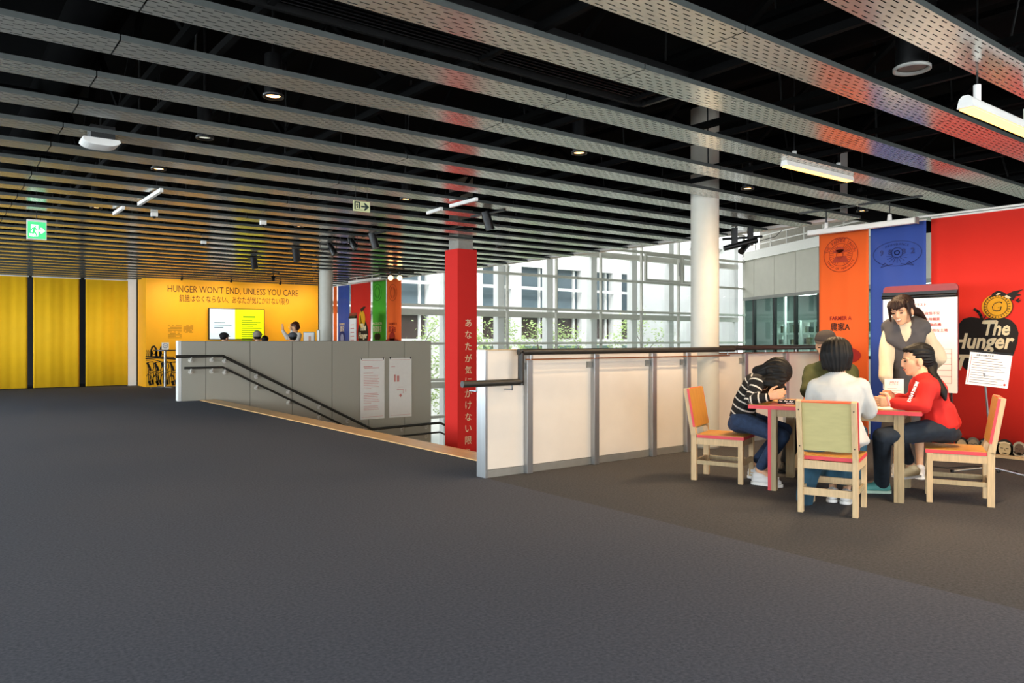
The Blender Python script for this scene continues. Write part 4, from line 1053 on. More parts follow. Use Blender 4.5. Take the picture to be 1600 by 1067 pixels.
# ================================================================== lights and ceiling fittings
WARM = (1, .72, .42)
M_glow = pm('warm_lamp_glow', '#ffc078', .4, var=.01, emit=12)
M_glowl = pm('led_strip_glow', '#ffb25a', .4, var=.01, emit=5)
M_off = pm('self_glow_lens', '#dcdcc8', .4, var=.01, emit=.8)  # weak glow put into the lens of the unlit pale downlight
dls = [(427, 148, 1), (248, 262, 1), (905, 237, 1), (635, 309, 1), (777, 386, 1), (1168, 293, 1), (1347, 328, 1), (152, 322, 1), (97, 360, 1), (320, 213, 0), (473, 351, 1), (1425, 105, 0)]
names = ['nearest and largest, upper left', 'above the two white angled bars', 'above the round white column, to its left', 'right of the arrow sign', 'just right of the red pillar top', 'right of the round white column', 'above the orange banner', 'left of the white angled bars', 'right of the green exit sign', 'small pale one over the upper left slats', 'above the two black spotlights', 'unlit large ring at upper right']
for i, (px, py, on) in enumerate(dls):
    d = 1.72*FPX/(HY-py); P = c2w((px-CX)/FPX*d, d, 3.02)
    yr = (P.y-Y0) % PIT           # keep it in the gap between slats
    if yr < SW+.11: P.y += SW+.11-yr
    if yr > PIT-.11: P.y -= yr-(PIT-.11)
    r = root('recessed_downlight', P, ('lit ' if on else 'unlit ')+'round ceiling downlight, '+names[i], 'ceiling light', 'ceiling downlights')
    R_ = .062 if i != 11 else .10
    MB().lathe((P.x, P.y, 3.0), [(R_+.01, .02), (R_+.01, .0), (R_, .0), (R_*.85, .03), (R_*.85, .0301)], 24).build('trim_ring', M_greysteel if i == 11 else M_blackmetal, r)
    MB().cyl((P.x, P.y, 3.014), (P.x, P.y, 3.02), R_*.8, n=20).build('lens', M_glow if on else M_off if i == 9 else M_blackmetal, r)
    MB().cyl((P.x, P.y, 3.03), (P.x, P.y, 3.3), R_*.95, n=16).build('can', M_blackmetal, r)
    MB().cyl((P.x, P.y, 3.3), (P.x, P.y, 4.12), .01, n=6).build('stem', M_blackmetal, r)
    if on: lamp('SPOT', 'downlight_beam', (P.x, P.y, 2.985), 80, WARM, (P.x, P.y, 0), .06, spot=95, blend=.8)
def linear(P, L, lab, r_=.05):
    r = root('linear_lamp', P, lab, 'ceiling light')
    x, y, z = P
    mb = MB(); prof = [(-r_, 0), (-r_*.75, r_*1.1), (-r_*.35, r_*1.5), (r_*.35, r_*1.5), (r_*.75, r_*1.1), (r_, 0)]
    P0 = [(x, y+a, z+b) for a, b in prof]; P1 = [(x+L, y+a, z+b) for a, b in prof]; n = len(prof)
    mb._a(P0+P1, [tuple(range(n-1, -1, -1)), tuple(range(n, 2*n))]+[(i, (i+1) % n, n+(i+1) % n, n+i) for i in range(n)])
    mb.build('housing', M_white, r)
    MB().box(x+.02, x+L-.02, y-r_*.82, y+r_*.82, z-.008, z-.0005).build('diffuser', M_glowl, r)
    for t in (.14, .8):
        MB().cyl((x+L*t, y, z+r_*1.5), (x+L*t, y, z+r_*1.5+.1), .022, n=12).build('mount', M_white, r); MB().cyl((x+L*t, y, z+r_*1.5+.1), (x+L*t, y, 4.1), .006, n=6).build('hanger', M_blackmetal, r)
    lamp('AREA', 'linear_lamp_light', (x+L/2, y, z-.02), 85, (1, .70, .40), (x+L/2, y, 0), L*.9, .07)
linear((5.16, 2.08, 2.75), 1.25, 'bright linear ceiling lamp cut by the right edge of the picture')
linear((6.47, 4.2, 2.95), 1.2, 'linear ceiling lamp glowing between the slats above the table', .04)

# black track spotlights
def spot(px, py, d, aim, L_, r_, lab, en=0, col=WARM, sp=50):
    P = J(px, py, d); r = root('track_spotlight', (P.x, P.y, P.z), lab, 'spotlight', 'black spotlights under the ceiling slats')
    u = V(aim).normalized()
    MB().cyl(P-u*L_/2, P+u*L_/2, r_, n=20).build('can', M_blackmetal, r)
    MB().cyl(P+u*(L_/2-.01), P+u*(L_/2+.002), r_*.8, n=16).build('lens', M_off if en else M_blackmetal, r)
    top = V((P.x, P.y, 3.0))
    MB().box(P.x-.012, P.x+.012, P.y-.012, P.y+.012, P.z+.0, 2.99).box(P.x-.02, P.x+.02, P.y-.38, P.y+.38, 2.982, 3.0).build('arm', M_blackmetal, r)
    if en:
        q = P+u*(L_/2+.03); lamp('SPOT', 'spotlight_beam', q, en, col, q+u, .05, spot=sp, blend=.7)
    return r
spot(762, 345, 10.3, (.25, -.1, -.9), .25, .062, 'black cylinder spotlight hanging just right of the red pillar')
spot(584, 376, 12.3, (.25, -.1, -.9), .25, .062, 'black cylinder spotlight below the arrow sign')
def toV(P, Q): return (V(Q)-V(P))
tgt = lambda px, Y, z: (onY(px, Y)[0], Y, z)
PP = J(463, 398, 14.4); spot(463, 398, 14.4, (.22, .2, -.9), .25, .068, 'black cylinder spotlight before the yellow wall, higher one')
PP = J(397, 410, 15.9); spot(397, 410, 15.9, (.22, .2, -.9), .25, .068, 'black cylinder spotlight before the yellow wall, left one')
spot(427, 435, 19.8, (.3, .8, -.4), .12, .05, 'small black spotlight close to the yellow wall lettering', 0)
# wall-washers: the real spots that graze the yellow wall from its top
for i, x in enumerate((5.5, 6.8, 8.2, 9.4)):
    P = (x, YW-1.25, 2.93)
    r = root('wall_washer', P, 'tiny dark spotlight at the yellow wall top, '+['leftmost, above the word HUNGER', 'second from the left', 'third, above the word UNLESS', 'rightmost, beside the round column'][i], 'spotlight', 'spotlights grazing the yellow wall')
    
    MB().cyl(V(P)+V((0, 0, .03)), V(P)+V((0, .05, -.02)), .03, n=12).build('can', M_blackmetal, r)
    lamp('SPOT', 'wall_washer_beam', (x, YW-1.2, 2.9), 95, (1, .80, .5), (x, YW, 2.0), .05, spot=110, blend=1)
# theatre spots, bulbs, cluster
for (px, py, d, lab) in ((520, 392, 13.5, 'black stage lamp with wiring, left of the pair'), (552, 382, 13.0, 'black stage lamp with wiring, right of the pair')):
    P = J(px, py, d); r = root('stage_lamp', P, lab, 'spotlight', 'stage lamps over the stairs'); 
    u = V((.3, -.3, -.7)).normalized(); MB().cyl(P-u*.1, P+u*.08, .05, .06, n=16).build('can', M_blackmetal, r)
    MB().cyl(P-u*.16, P-u*.1, .03, .045, n=12).build('tail', M_blackmetal, r)
    mb = MB(); mb.tube([P+V((-.07, 0, 0)), P+V((-.07, 0, .12)), P+V((.07, 0, .12)), P+V((.07, 0, 0))], .008, 6); mb.cyl(P+V((0, 0, .12)), (P.x, P.y, 3.0), .015, n=8); mb.build('yoke', M_blackmetal, r)
    mb = MB(); mb.tube([P+V((-.05, 0, .05)), P+V((-.2, 0, -.02)), P+V((-.25, 0, .12)), P+V((-.12, 0, .2)), (P.x-.02, P.y, 2.99)], .006, 6); mb.build('cable', M_blackmetal, r)
P = J(618, 431, 18.6); r = root('bulb_lamp', P, 'pair of bare glowing bulbs on a black bracket above the far orange banner', 'lamp')
MB().bar(P+V((-.45, 0, .12)), P+V((.5, 0, .12)), .06, .04).bar(P+V((0, 0, .12)), V((P.x, P.y, 2.99)), .04, .04).box(P.x-.03, P.x+.03, P.y-.38, P.y+.38, 2.985, 3.0).build('bracket', M_blackmetal, r)
for sx_ in (-.12, .1):
    q = P+RGT*sx_; MB().cyl(q+UP*.1, q+UP*.02, .03, n=10).build('socket', M_blackmetal, r)
    b = bmesh.new(); bmesh.ops.create_icosphere(b, subdivisions=3, radius=.06, matrix=Matrix.Translation(q-UP*.05)); me = bpy.data.meshes.new('bulb'); b.to_mesh(me); b.free(); me.materials.append(M_glow); link('bulb', me, r)
P = J(1160, 382, 11.6)
r = root('stage_lamp', P, 'dense black cluster of stage lamps and clamps right of the white column', 'spotlight')
zc = 3.0
MB().tube([P+RGT*-.28+UP*-.06, P+RGT*.22+UP*.07], [.04, .05], 14).build('can', M_blackmetal, r)
MB().tube([P+RGT*-.05+UP*-.12-FWD*.1, P+RGT*.12+UP*.02+FWD*.1], [.05, .04], 14).build('can', M_blackmetal, r)
for a in (-.12, .12): MB().obox(P+RGT*a+UP*.12, RGT*.04, FWD*.03, UP*.13).build('clamp', M_blackmetal, r)
mb = MB(); mb.tube([P+RGT*-.3+UP*.08, P+RGT*.3+UP*.12], .02, 8); mb.cyl(P+RGT*.1+UP*.1, V(((P+RGT*.1).x, (P+RGT*.1).y, zc)), .012, n=6); mb.cyl(P+RGT*-.1+UP*.1, V(((P-RGT*.1).x, (P-RGT*.1).y, zc)), .012, n=6); mb.build('bar', M_blackmetal, r)
mb = MB(); mb.tube([P+UP*-.1, P+UP*-.18+RGT*.02, P+UP*-.22-RGT*.02, P+UP*-.24+RGT*.03], .004, 5); mb.tube([P+RGT*.25+UP*.05, P+RGT*.5+UP*.12, P+RGT*.6+UP*.22], .005, 5); mb.build('cable', M_blackmetal, r)

# exit sign
def fy_sign(px0, px1, py0, py1, ztop, dY=.0):
    d = (ztop-H)*FPX/(HY-py0); P = c2w((px0-CX)/FPX*d, d, ztop); x1 = onY(px1, P.y)[0]; z0 = zat(py1, d); return P, x1, z0
P, x1, z0 = fy_sign(42, 73, 342, 373, 2.93); Yq = P.y
ex = root('exit_sign', ((P.x+x1)/2, Yq, z0), 'lit green running-man exit sign with white arrow at left', 'sign')
MB().box(P.x, x1, Yq, Yq+.05, z0, 2.93).build('housing', M_white, ex)
w_ = x1-P.x; h_ = 2.93-z0; F = (V((P.x, Yq-.001, z0)), V((1, 0, 0)), UP, V((0, -1, 0)))
MB().prism(F, [(.01, .01), (w_-.01, .01), (w_-.01, h_-.03), (.01, h_-.03)], .002).build('green_panel', pm('exit_green', '#3fc878', .4, var=.01, emit=.9), ex)
q = lambda a, b: (w_*a, h_*b)
wm = pm('exit_white', '#ffffff', .4, var=.01, emit=1.0); mb = MB()
mb.prism(F, [q(.2, .15), q(.55, .15), q(.57, .25), q(.57, .74), q(.2, .74), q(.2, .35)], .002, .002)
mb.prism(F, [q(.12, .15), q(.35, .15), q(.42, .22), q(.22, .33), q(.12, .3)], .002, .002)
mb.prism(F, [q(.60, .40), q(.72, .40), q(.66, .32), q(.76, .32), q(.92, .45), q(.76, .60), q(.66, .60), q(.72, .50), q(.60, .50)], .002, .002)
mb.build('white_pictogram', wm, ex)
gm = pm('exit_green', '#3fc878'); mb = MB(); mb.disc(F, q(.43, .66), w_*.04, w_*.04, n=14, off=.004)
mb.stroke(F, [q(.40, .58), q(.34, .42)], .028, .002, .004); mb.stroke(F, [q(.40, .57), q(.28, .56), q(.22, .46)], .014, .002, .004); mb.stroke(F, [q(.42, .57), q(.50, .47), q(.57, .47)], .014, .002, .004)
mb.stroke(F, [q(.34, .42), q(.42, .32), q(.50, .18)], .018, .002, .004); mb.stroke(F, [q(.34, .42), q(.32, .30), q(.16, .31)], .018, .002, .004); mb.build('running_figure', gm, ex)
MB().cyl(((P.x+x1)/2, Yq+.025, 2.93), ((P.x+x1)/2, Yq+.025, 4.12), .006, n=8).build('stem', M_blackmetal, ex)
P, x1, z0 = fy_sign(552, 578, 313, 329, 2.92); Yq = P.y
e2 = root('arrow_sign', ((P.x+x1)/2, Yq, z0), 'pale yellow evacuation sign with black arrow under the slats', 'sign')
MB().box(P.x, x1, Yq, Yq+.012, z0, 2.92).build('plate', pm('luminous_plate', '#c9cc9a', .5, var=.02, emit=.12), e2)
w_ = x1-P.x; h_ = 2.92-z0; F = (V((P.x, Yq-.001, z0)), V((1, 0, 0)), UP, V((0, -1, 0))); mb = MB()
di = pm('deep_green_ink', '#0e2a28', .6)
mb.prism(F, [q(.46, .42), q(.46, .56), q(.72, .56), q(.62, .86), q(.72, .86), q(.95, .5), q(.72, .12), q(.62, .12), q(.72, .42)][::-1], .001)
mb.stroke(F, [q(.10, .20), q(.10, .88), q(.36, .88), q(.36, .30)], .016, .001); mb.stroke(F, [q(.24, .72), q(.20, .55), q(.26, .42), q(.22, .32)], .01, .001); mb.stroke(F, [q(.18, .62), q(.28, .6)], .008, .001); mb.stroke(F, [q(.14, .14), q(.55, .14)], .005, .001)
mb.build('pictogram', di, e2)
for t in (.15, .85): MB().cyl((P.x+w_*t, Yq+.006, 2.92), (P.x+w_*t, Yq+.006, 4.12), .003, n=6).build('hanger', M_blackmetal, e2)

# curved white access point
d = 1.62*FPX/(HY-226); P = c2w((156-CX)/FPX*d, d, 2.92)
apx = root('wall_projector', P, 'curved white wireless unit on a black box, upper left ceiling', 'ceiling unit')
apx.name = 'wireless_unit'
mb = MB(); n = 14; w_ = .28; prof = []
for i in range(n+1):
    t = -1+2*i/n; prof.append((t*w_/2, -.035*(1-t**4)+.01))
top = [(p[0]*1.0, p[1]+.055-.02*(1-(p[0]/(w_/2))**2)*-1) for p in prof]
O3 = P; A_ = V((1, 0, 0)); B_ = V((0, 1, 0))
pts = [O3+A_*a+UP*b-B_*.11 for a, b in prof]+[O3+A_*a+UP*b+B_*.11 for a, b in prof]+[O3+A_*a*.97+UP*.035-B_*.1 for a, b in prof]+[O3+A_*a*.97+UP*.035+B_*.1 for a, b in prof]
m_ = n+1; fcs = []
for i in range(n): fcs += [(i, i+m_, i+1+m_, i+1), (2*m_+i, 2*m_+i+1, 3*m_+i+1, 3*m_+i), (i, i+1, 2*m_+i+1, 2*m_+i), (m_+i, 3*m_+i, 3*m_+i+1, m_+i+1)]
fcs += [(0, 2*m_, 3*m_, m_), (n, m_+n, 3*m_+n, 2*m_+n)]
mb._a(pts, fcs, False); mb.build('cover', M_white, apx, bevel=.004)
MB().box(P.x-.08, P.x+.10, P.y-.09, P.y+.09, 2.955, 3.06).build('mounting_box', M_blackmetal, apx)
# white angled bars
for k, (pa, ya, pb, yb, lab) in enumerate(((217, 319, 246, 296, 'upper of the two white angled bars at left'), (178, 334, 200, 325, 'lower of the two white angled bars at left'), (704, 322, 745, 311, 'white bar under the slats above the red pillar, right one'), (668, 333, 690, 326, 'white bar under the slats above the red pillar, left one'))):
    A = c2w((pa-CX)/FPX*(1.66*FPX/(HY-ya)), 1.66*FPX/(HY-ya), 2.96); B = c2w((pb-CX)/FPX*(1.66*FPX/(HY-yb)), 1.66*FPX/(HY-yb), 2.96)
    if k < 2: B = V((A.x, B.y, A.z)) if abs(B.x-A.x) < 2 else B
    MBx = MB(); MBx.bar(A, B, .035, .04); o = MBx.build('sensor_bar', M_white, None); tag(o, lab, 'bar', 'white bars under the ceiling')
for (px, py, lab) in ((241, 337, 'tiny white camera under the left slats'), (411, 350, 'small white sensor right of the lit reflections'), (318, 380, 'tiny white sensor above the yellow wall')):
    d = 1.66*FPX/(HY-py); P = c2w((px-CX)/FPX*d, d, 2.95); r = root('ceiling_sensor', P, lab, 'sensor', 'small white ceiling sensors')
    MB().box(P.x-.04, P.x+.04, P.y-.03, P.y+.03, 2.95, 3.0).build('body', M_white, r); MB().lathe((P.x, P.y, 2.92), [(.001, 0), (.02, .008), (.025, .03)], 12).build('dome', M_blackmetal, r)

# ================================================================== people
_ico = {}
def ico(n):
    if n not in _ico:
        b = bmesh.new(); bmesh.ops.create_icosphere(b, subdivisions=n, radius=1); _ico[n] = [v.co.copy() for v in b.verts]; b.free()
    return _ico[n]
def E_(c, r, ax=None, n=2):
    c = V(c)
    if isinstance(r, (int, float)): return [c+p*r for p in ico(n)]
    R_, F_, U_ = ax if ax else (V((1, 0, 0)), V((0, 1, 0)), UP)
    return [c+R_*(p.x*r[0])+F_*(p.y*r[1])+U_*(p.z*r[2]) for p in ico(n)]
def hull(*pts): return sum(pts, [])
def limb(*pr):     # (p,r),(p,r)...
    return [hull(E_(pr[i][0], pr[i][1]), E_(pr[i+1][0], pr[i+1][1])) for i in range(len(pr)-1)]
def blob(name, prims, vox, mats, parent, smooth=4, attr=None, disp=None):
    bm = bmesh.new()
    for pts in prims:
        vs = [bm.verts.new(p) for p in pts]
        g = bmesh.ops.convex_hull(bm, input=vs, use_existing_faces=False)
        bad = [v for v in vs if v.is_valid and not v.link_faces]
        if bad: bmesh.ops.delete(bm, geom=bad, context='VERTS')
    me = bpy.data.meshes.new(name); bm.to_mesh(me); bm.free()
    o = bpy.data.objects.new('tmp', me); COL.objects.link(o)
    r = o.modifiers.new('r', 'REMESH'); r.mode = 'VOXEL'; r.voxel_size = vox; r.use_smooth_shade = True
    s = o.modifiers.new('s', 'SMOOTH'); s.factor = .5; s.iterations = smooth
    dg = bpy.context.evaluated_depsgraph_get(); m2 = bpy.data.meshes.new_from_object(o.evaluated_get(dg))
    bpy.data.objects.remove(o); m2.name = name
    if disp:
        ns = [v.normal.copy() for v in m2.vertices]
        for v, nn_ in zip(m2.vertices, ns): v.co += nn_*disp(v.co)
    m2.materials.clear()
    for m in (mats if isinstance(mats, (list, tuple)) else [mats]): m2.materials.append(m)
    m2.polygons.foreach_set('use_smooth', [True]*len(m2.polygons))
    if attr:
        a = m2.attributes.new('stripe', 'FLOAT', 'POINT'); a.data.foreach_set('value', [attr(v.co) for v in m2.vertices])
    return link(name, m2, parent)
def hframe(F_, U_=UP):
    F_ = V(F_).normalized(); R_ = F_.cross(V(U_)).normalized(); U2 = R_.cross(F_).normalized(); return R_, F_, U2
def head_prims(c, fr, s, neck_base):
    R_, F_, U_ = fr; e = lambda f, u, r, x=0: E_(c+R_*(x*s)+F_*(f*s)+U_*(u*s), tuple(q*s for q in r), fr, 3)
    P = [e(-.012, .02, (.074, .094, .088)), hull(e(.035, -.02, (.064, .052, .055)), e(.052, -.088, (.032, .028, .024)), e(.0, -.06, (.055, .04, .03))),
         hull(e(.088, .004, (.009, .012, .01)), e(.092, -.034, (.013, .014, .010))), e(.077, -.062, (.024, .012, .012))]
    for sg in (-1, 1):
        P.append(e(-.005, -.018, (.010, .020, .032), sg*.078)); P.append(e(.068, .014, (.026, .014, .009), sg*.032))
    P.append(hull(E_(c-U_*.06*s-F_*.02*s, .05*s), E_(neck_base, .056*s)))
    return P
def face_bits(c, fr, s, par, smile=False, brow=M_hair):
    R_, F_, U_ = fr
    mb = [ ]
    for sg in (-1, 1):
        blob('eye', [E_(c+R_*sg*.032*s+F_*.083*s-U_*.002*s, (.014*s, .008*s, .0065*s), fr, 2)], .002, pm('dark_eye', '#1c120d', .25), par, 1)
        blob('eyebrow', [hull(E_(c+R_*sg*.018*s+F_*.088*s+U_*.019*s, .003*s), E_(c+R_*sg*.046*s+F_*.079*s+U_*.020*s, .003*s))], .002, brow, par, 1)
    blob('mouth', [hull(E_(c+R_*-.018*s+F_*.083*s-U_*.060*s, .0045*s), E_(c+F_*.089*s-U_*.064*s, .006*s), E_(c+R_*.018*s+F_*.083*s-U_*.060*s, .0045*s))], .002, pm('lips', '#a8483c', .4), par, 1)
    if smile: blob('teeth', [hull(E_(c+R_*-.014*s+F_*.089*s-U_*.058*s, .0035*s), E_(c+R_*.014*s+F_*.089*s-U_*.058*s, .0035*s))], .0018, pm('teeth_white', '#eee7dc', .3), par, 1)
def hand_prims(w, D, side, N, s=1.0, curl=.5):
    """w wrist, D pointing dir, side thumb side, N palm normal (fingers curl to it)"""
    D = V(D).normalized(); N = V(N); N = (N-D*N.dot(D)).normalized(); sd = V(side); sd = (sd-D*sd.dot(D)-N*sd.dot(N)).normalized()
    w = V(w); k = s
    P = [hull(E_(w, .023*k), E_(w+D*.085*k+sd*.028*k, .014*k), E_(w+D*.08*k-sd*.03*k, .013*k), E_(w+D*.03*k+sd*.022*k, .017*k))]
    for i, L_ in enumerate((.070, .080, .074, .056)):
        p = w+D*(.085-(.004 if i == 3 else 0))*k+sd*(.031-.021*i)*k; a = 0; d_ = D.copy(); r = .0088*k
        for j, f in enumerate((.45, .32, .26)):
            a += curl*(.7 if j == 0 else 1.0); d2 = D*math.cos(a)+N*math.sin(a); q = p+d2*L_*f*k
            P.append(hull(E_(p, r), E_(q, r*.92))); p = q; r *= .92
    t0 = w+D*.022*k+sd*.024*k; t1 = t0+(D*.6+sd*.75+N*.25).normalized()*.042*k; t2 = t1+(D*.85+sd*.25+N*.45).normalized()*.032*k; t3 = t2+(D*.9+N*.5).normalized()*.024*k
    P += [hull(E_(t0, .014*k), E_(t1, .0115*k)), hull(E_(t1, .0115*k), E_(t2, .0095*k)), hull(E_(t2, .0095*k), E_(t3, .0085*k))]
    return P
def torso_prims(sk, g=0.0):
    """pelvis-waist-chest-shoulders, g = extra girth of clothing"""
    ax = sk['ax']; w_ = sk.get('w', 1.0)
    pe = E_(sk['pel'], ((.155+g)*w_, .115+g, .10+g), ax); wa = E_(sk['wst'], ((.125+g)*w_, .095+g, .09+g), ax); ch = E_(sk['chs'], ((.150+g)*w_, .108+g, .12+g), ax)
    nk = E_(sk['nek']-sk['up']*.03, (.085+g, .06+g, .045+g*.5), ax)
    return [hull(pe, wa), hull(wa, ch), hull(ch, nk), hull(E_(sk['shL'], .052+g), ch), hull(E_(sk['shR'], .052+g), ch), hull(E_(sk['shL'], .045+g*.8), E_(sk['shR'], .045+g*.8), nk)]
def arm_prims(sk, s_, g=0.0, cuff=1.0):
    sh, el, wr = sk['sh'+s_], sk['el'+s_], sk['wr'+s_]
    e = el+(wr-el)*cuff
    return limb((sh, .050+g), (el, .040+g), (e, .028+g*.8))
def leg_prims(sk, s_, g=0.0, hem=1.0):
    hp, kn, an = sk['hp'+s_], sk['kn'+s_], sk['an'+s_]
    return limb((hp, .085+g), (kn, .060+g)), limb((kn, .058+g), (kn+(an-kn)*hem*.35, .058+g), (kn+(an-kn)*hem, .040+g))
def shoe(an, toe, par, mat, sole=None, name='shoe'):
    an, toe = V(an), V(toe); h = V((an.x, an.y, .045)); t = V((toe.x, toe.y, .035)); dv = (t-h); dv.z = 0; dv.normalize()
    p = [hull(E_(h-dv*.03, .042), E_(h+dv*.07, .045), E_(t, .034)), hull(E_(h-dv*.02+UP*.03, .045), E_(h+dv*.03+UP*.03, .042))]
    p = [[V((q.x, q.y, max(q.z, .022))) for q in pp] for pp in p]
    s_ = blob(name, p, .007, mat, par, 2)
    sd = dv.cross(UP); mb = MB(); pts = []
    for k in range(20):
        a = 2*math.pi*k/20; c = (h-dv*.03) if math.cos(a) < 0 else t; pts.append(c+dv*(.045*math.cos(a))+sd*(.044*math.sin(a)))
    n = len(pts); lo = [V((q.x, q.y, 0.001)) for q in pts]; hi = [V((q.x, q.y, .024)) for q in pts]
    mb._a(lo+hi, [tuple(range(n-1, -1, -1)), tuple(range(n, 2*n))]+[(i, (i+1) % n, n+(i+1) % n, n+i) for i in range(n)])
    mb.build('sole', sole or M_white, s_)
    return s_
def person(label, P0):
    return root('person', (P0.x, P0.y, 0), label, 'person')
def seg_attr(bones):
    def f(p):
        best = 1e9; val = 0
        for a, b, o, bias in bones:
            ab = b-a; t = max(0, min(1, (p-a).dot(ab)/ab.length_squared)); d = (p-(a+ab*t)).length-bias
            if d < best: best = d; val = o+(p-a).dot(ab)/ab.length
        return val
    return f
def strand(base, amp=.004, fq=60):
    def f(p): return amp*math.sin(fq*p.x*1.3+3*math.sin(9*p.z))*math.sin(fq*p.y)
    return f

# ---------------- striped-sweater woman, leaning over the table
def C3(a, d, z): return c2w(a, d, z)
def cdir(th): return (RGT*math.cos(math.radians(th))+FWD*math.sin(math.radians(th)))
def striped():
    f = cdir(-32); rt = f.cross(UP); 
    pel = J(1160, 655, 7.12); pe = person('woman in black and white striped sweater bent over the left end of the table', pel)
    wst = J(1163, 630, 7.08); chs = J(1180, 603, 7.0); nek = J(1193, 582, 6.95)
    up = (nek-pel).normalized(); R_ = rt; F_ = up.cross(R_)*-1; F_ = R_.cross(up)*-1
    F_ = up.cross(R_); 
    if F_.dot(f) < 0: F_ = -F_
    sk = dict(pel=pel, wst=wst, chs=chs, nek=nek, up=up, ax=(R_, F_, up), w=.95)
    sk['shR'] = J(1185, 597, 6.80); sk['shL'] = J(1200, 592, 7.12)
    sk['elR'] = J(1172, 624, 6.76); sk['wrR'] = J(1200, 621, 6.68)
    sk['elL'] = J(1195, 622, 7.15); sk['wrL'] = J(1215, 615, 6.95)
    sk['hpR'] = pel+rt*.09-UP*.0; sk['hpL'] = pel-rt*.09
    sk['knR'] = J(1222, 682, 6.72); sk['knL'] = J(1226, 672, 6.95)
    sk['anR'] = J(1186, 733, 6.90); sk['anL'] = J(1180, 722, 7.22)
    hc = J(1215, 587, 6.84); hf = hframe(cdir(-25)*.55-UP*.75, cdir(-25)*.7+UP*.6); s = 1.1
    body = torso_prims(sk, -.015)+arm_prims(sk, 'R', -.006)+arm_prims(sk, 'L', -.006)+head_prims(hc, hf, s, nek)
    for q in 'RL':
        a, b = leg_prims(sk, q, -.012); body += a+b; body.append(hull(E_(sk['an'+q], .036), E_(sk['an'+q]+cdir(-32)*.1-UP*.06, .03)))
    D = (J(1228, 612, 6.62)-sk['wrR']).normalized()
    body += hand_prims(sk['wrR'], D, UP, -rt, 1.05, .45)
    body += hand_prims(sk['wrL'], (J(1228, 606, 6.8)-sk['wrL']), UP, rt, 1.05, .5)
    blob('body', body, .006, M_skin, pe, 2)
    mt = bpy.data.materials.new('striped_knit'); mt.use_nodes = True; nt = mt.node_tree; b = nt.nodes['Principled BSDF']; b.inputs['Roughness'].default_value = .9
    at = nt.nodes.new('ShaderNodeAttribute'); at.attribute_name = 'stripe'
    m1 = nt.nodes.new('ShaderNodeMath'); m1.operation = 'MULTIPLY'; m1.inputs[1].default_value = 1/.066
    m2 = nt.nodes.new('ShaderNodeMath'); m2.operation = 'FRACT'; m3 = nt.nodes.new('ShaderNodeMath'); m3.operation = 'LESS_THAN'; m3.inputs[1].default_value = .2
    mx = nt.nodes.new('ShaderNodeMix'); mx.data_type = 'RGBA'; mx.inputs[6].default_value = lin('#14110f')+(1,); mx.inputs[7].default_value = lin('#d9cfc0')+(1,)
    nz = nt.nodes.new('ShaderNodeTexNoise'); nz.inputs['Scale'].default_value = 300; bp = nt.nodes.new('ShaderNodeBump'); bp.inputs['Strength'].default_value = .3; bp.inputs['Distance'].default_value = .002
    L = nt.links.new; L(at.outputs['Fac'], m1.inputs[0]); L(m1.outputs[0], m2.inputs[0]); L(m2.outputs[0], m3.inputs[0]); L(m3.outputs[0], mx.inputs[0]); L(mx.outputs[2], b.inputs['Base Color']); L(nz.outputs[0], bp.inputs['Height']); L(bp.outputs[0], b.inputs['Normal'])
    bones = [(pel, nek, 1.0, .09), (sk['shR'], sk['elR'], 1.0, .0), (sk['elR'], sk['wrR'], 1.0+(sk['elR']-sk['shR']).length, 0), (sk['shL'], sk['elL'], 1, 0), (sk['elL'], sk['wrL'], 1.2, 0)]
    blob('sweater', torso_prims(sk, .012)+arm_prims(sk, 'R', .014, .93)+arm_prims(sk, 'L', .014, .93), .009, mt, pe, 5, seg_attr(bones))
    tr = [hull(E_(pel-UP*.03, (.165, .13, .10), sk['ax']), E_(pel-UP*.05-f*.0, (.16, .14, .08), hframe(f)))]
    for q in 'RL':
        a, b2 = leg_prims(sk, q, .008, .9); tr += a+b2
    blob('jeans', tr, .009, M_jeans, pe, 4)
    shoe(sk['anR']-UP*0, sk['anR']+cdir(-40)*.17, pe, M_shoe); shoe(sk['anL'], sk['anL']+cdir(-28)*.17, pe, M_shoe)
    R2, F2_, U2 = hf; e = lambda x, fw, u, r: E_(hc+R2*x*s+F2_*fw*s+U2*u*s, tuple(k*s for k in r), hf, 3)
    hp = [e(0, -.03, .035, (.098, .112, .098)), hull(e(.0, -.05, -.0, (.10, .095, .09)), E_(hc-F2_*.075*s-U2*.085*s, .07)),
          hull(e(.085, .02, .0, (.03, .06, .08)), E_(hc+R2*.08-UP*.10+cdir(-30)*.02, .035)), hull(e(-.085, .02, .0, (.03, .06, .08)), E_(hc-R2*.08-UP*.12, .03))]
    hp += [hull(E_(J(1184, 580, 6.95), .05), E_(hc-F2_*.05*s-U2*.03, .09)), hull(E_(J(1190, 596, 6.78), .035), E_(hc+R2*.07-U2*.05, .06), E_(J(1215, 603, 6.72), .03))]
    for k in range(7):
        a = hc+R2*(.085-.01*k)+F2_*(-.07+.02*k)-U2*.02; tip = J(1201+4.5*k, 606+2.5*math.sin(k*2.4), 6.80); mid = (a+tip)/2+cdir(0)*.012*math.sin(k*2)
        hp += limb((a, .035), (mid, .022), (tip, .010))
    blob('hair', hp, .006, M_hair, pe, 2, disp=lambda p: .003*math.sin(24*math.atan2((p-hc).dot(R2), (p-hc).dot(UP))+2*math.sin(9*p.dot(RGT))))
striped()

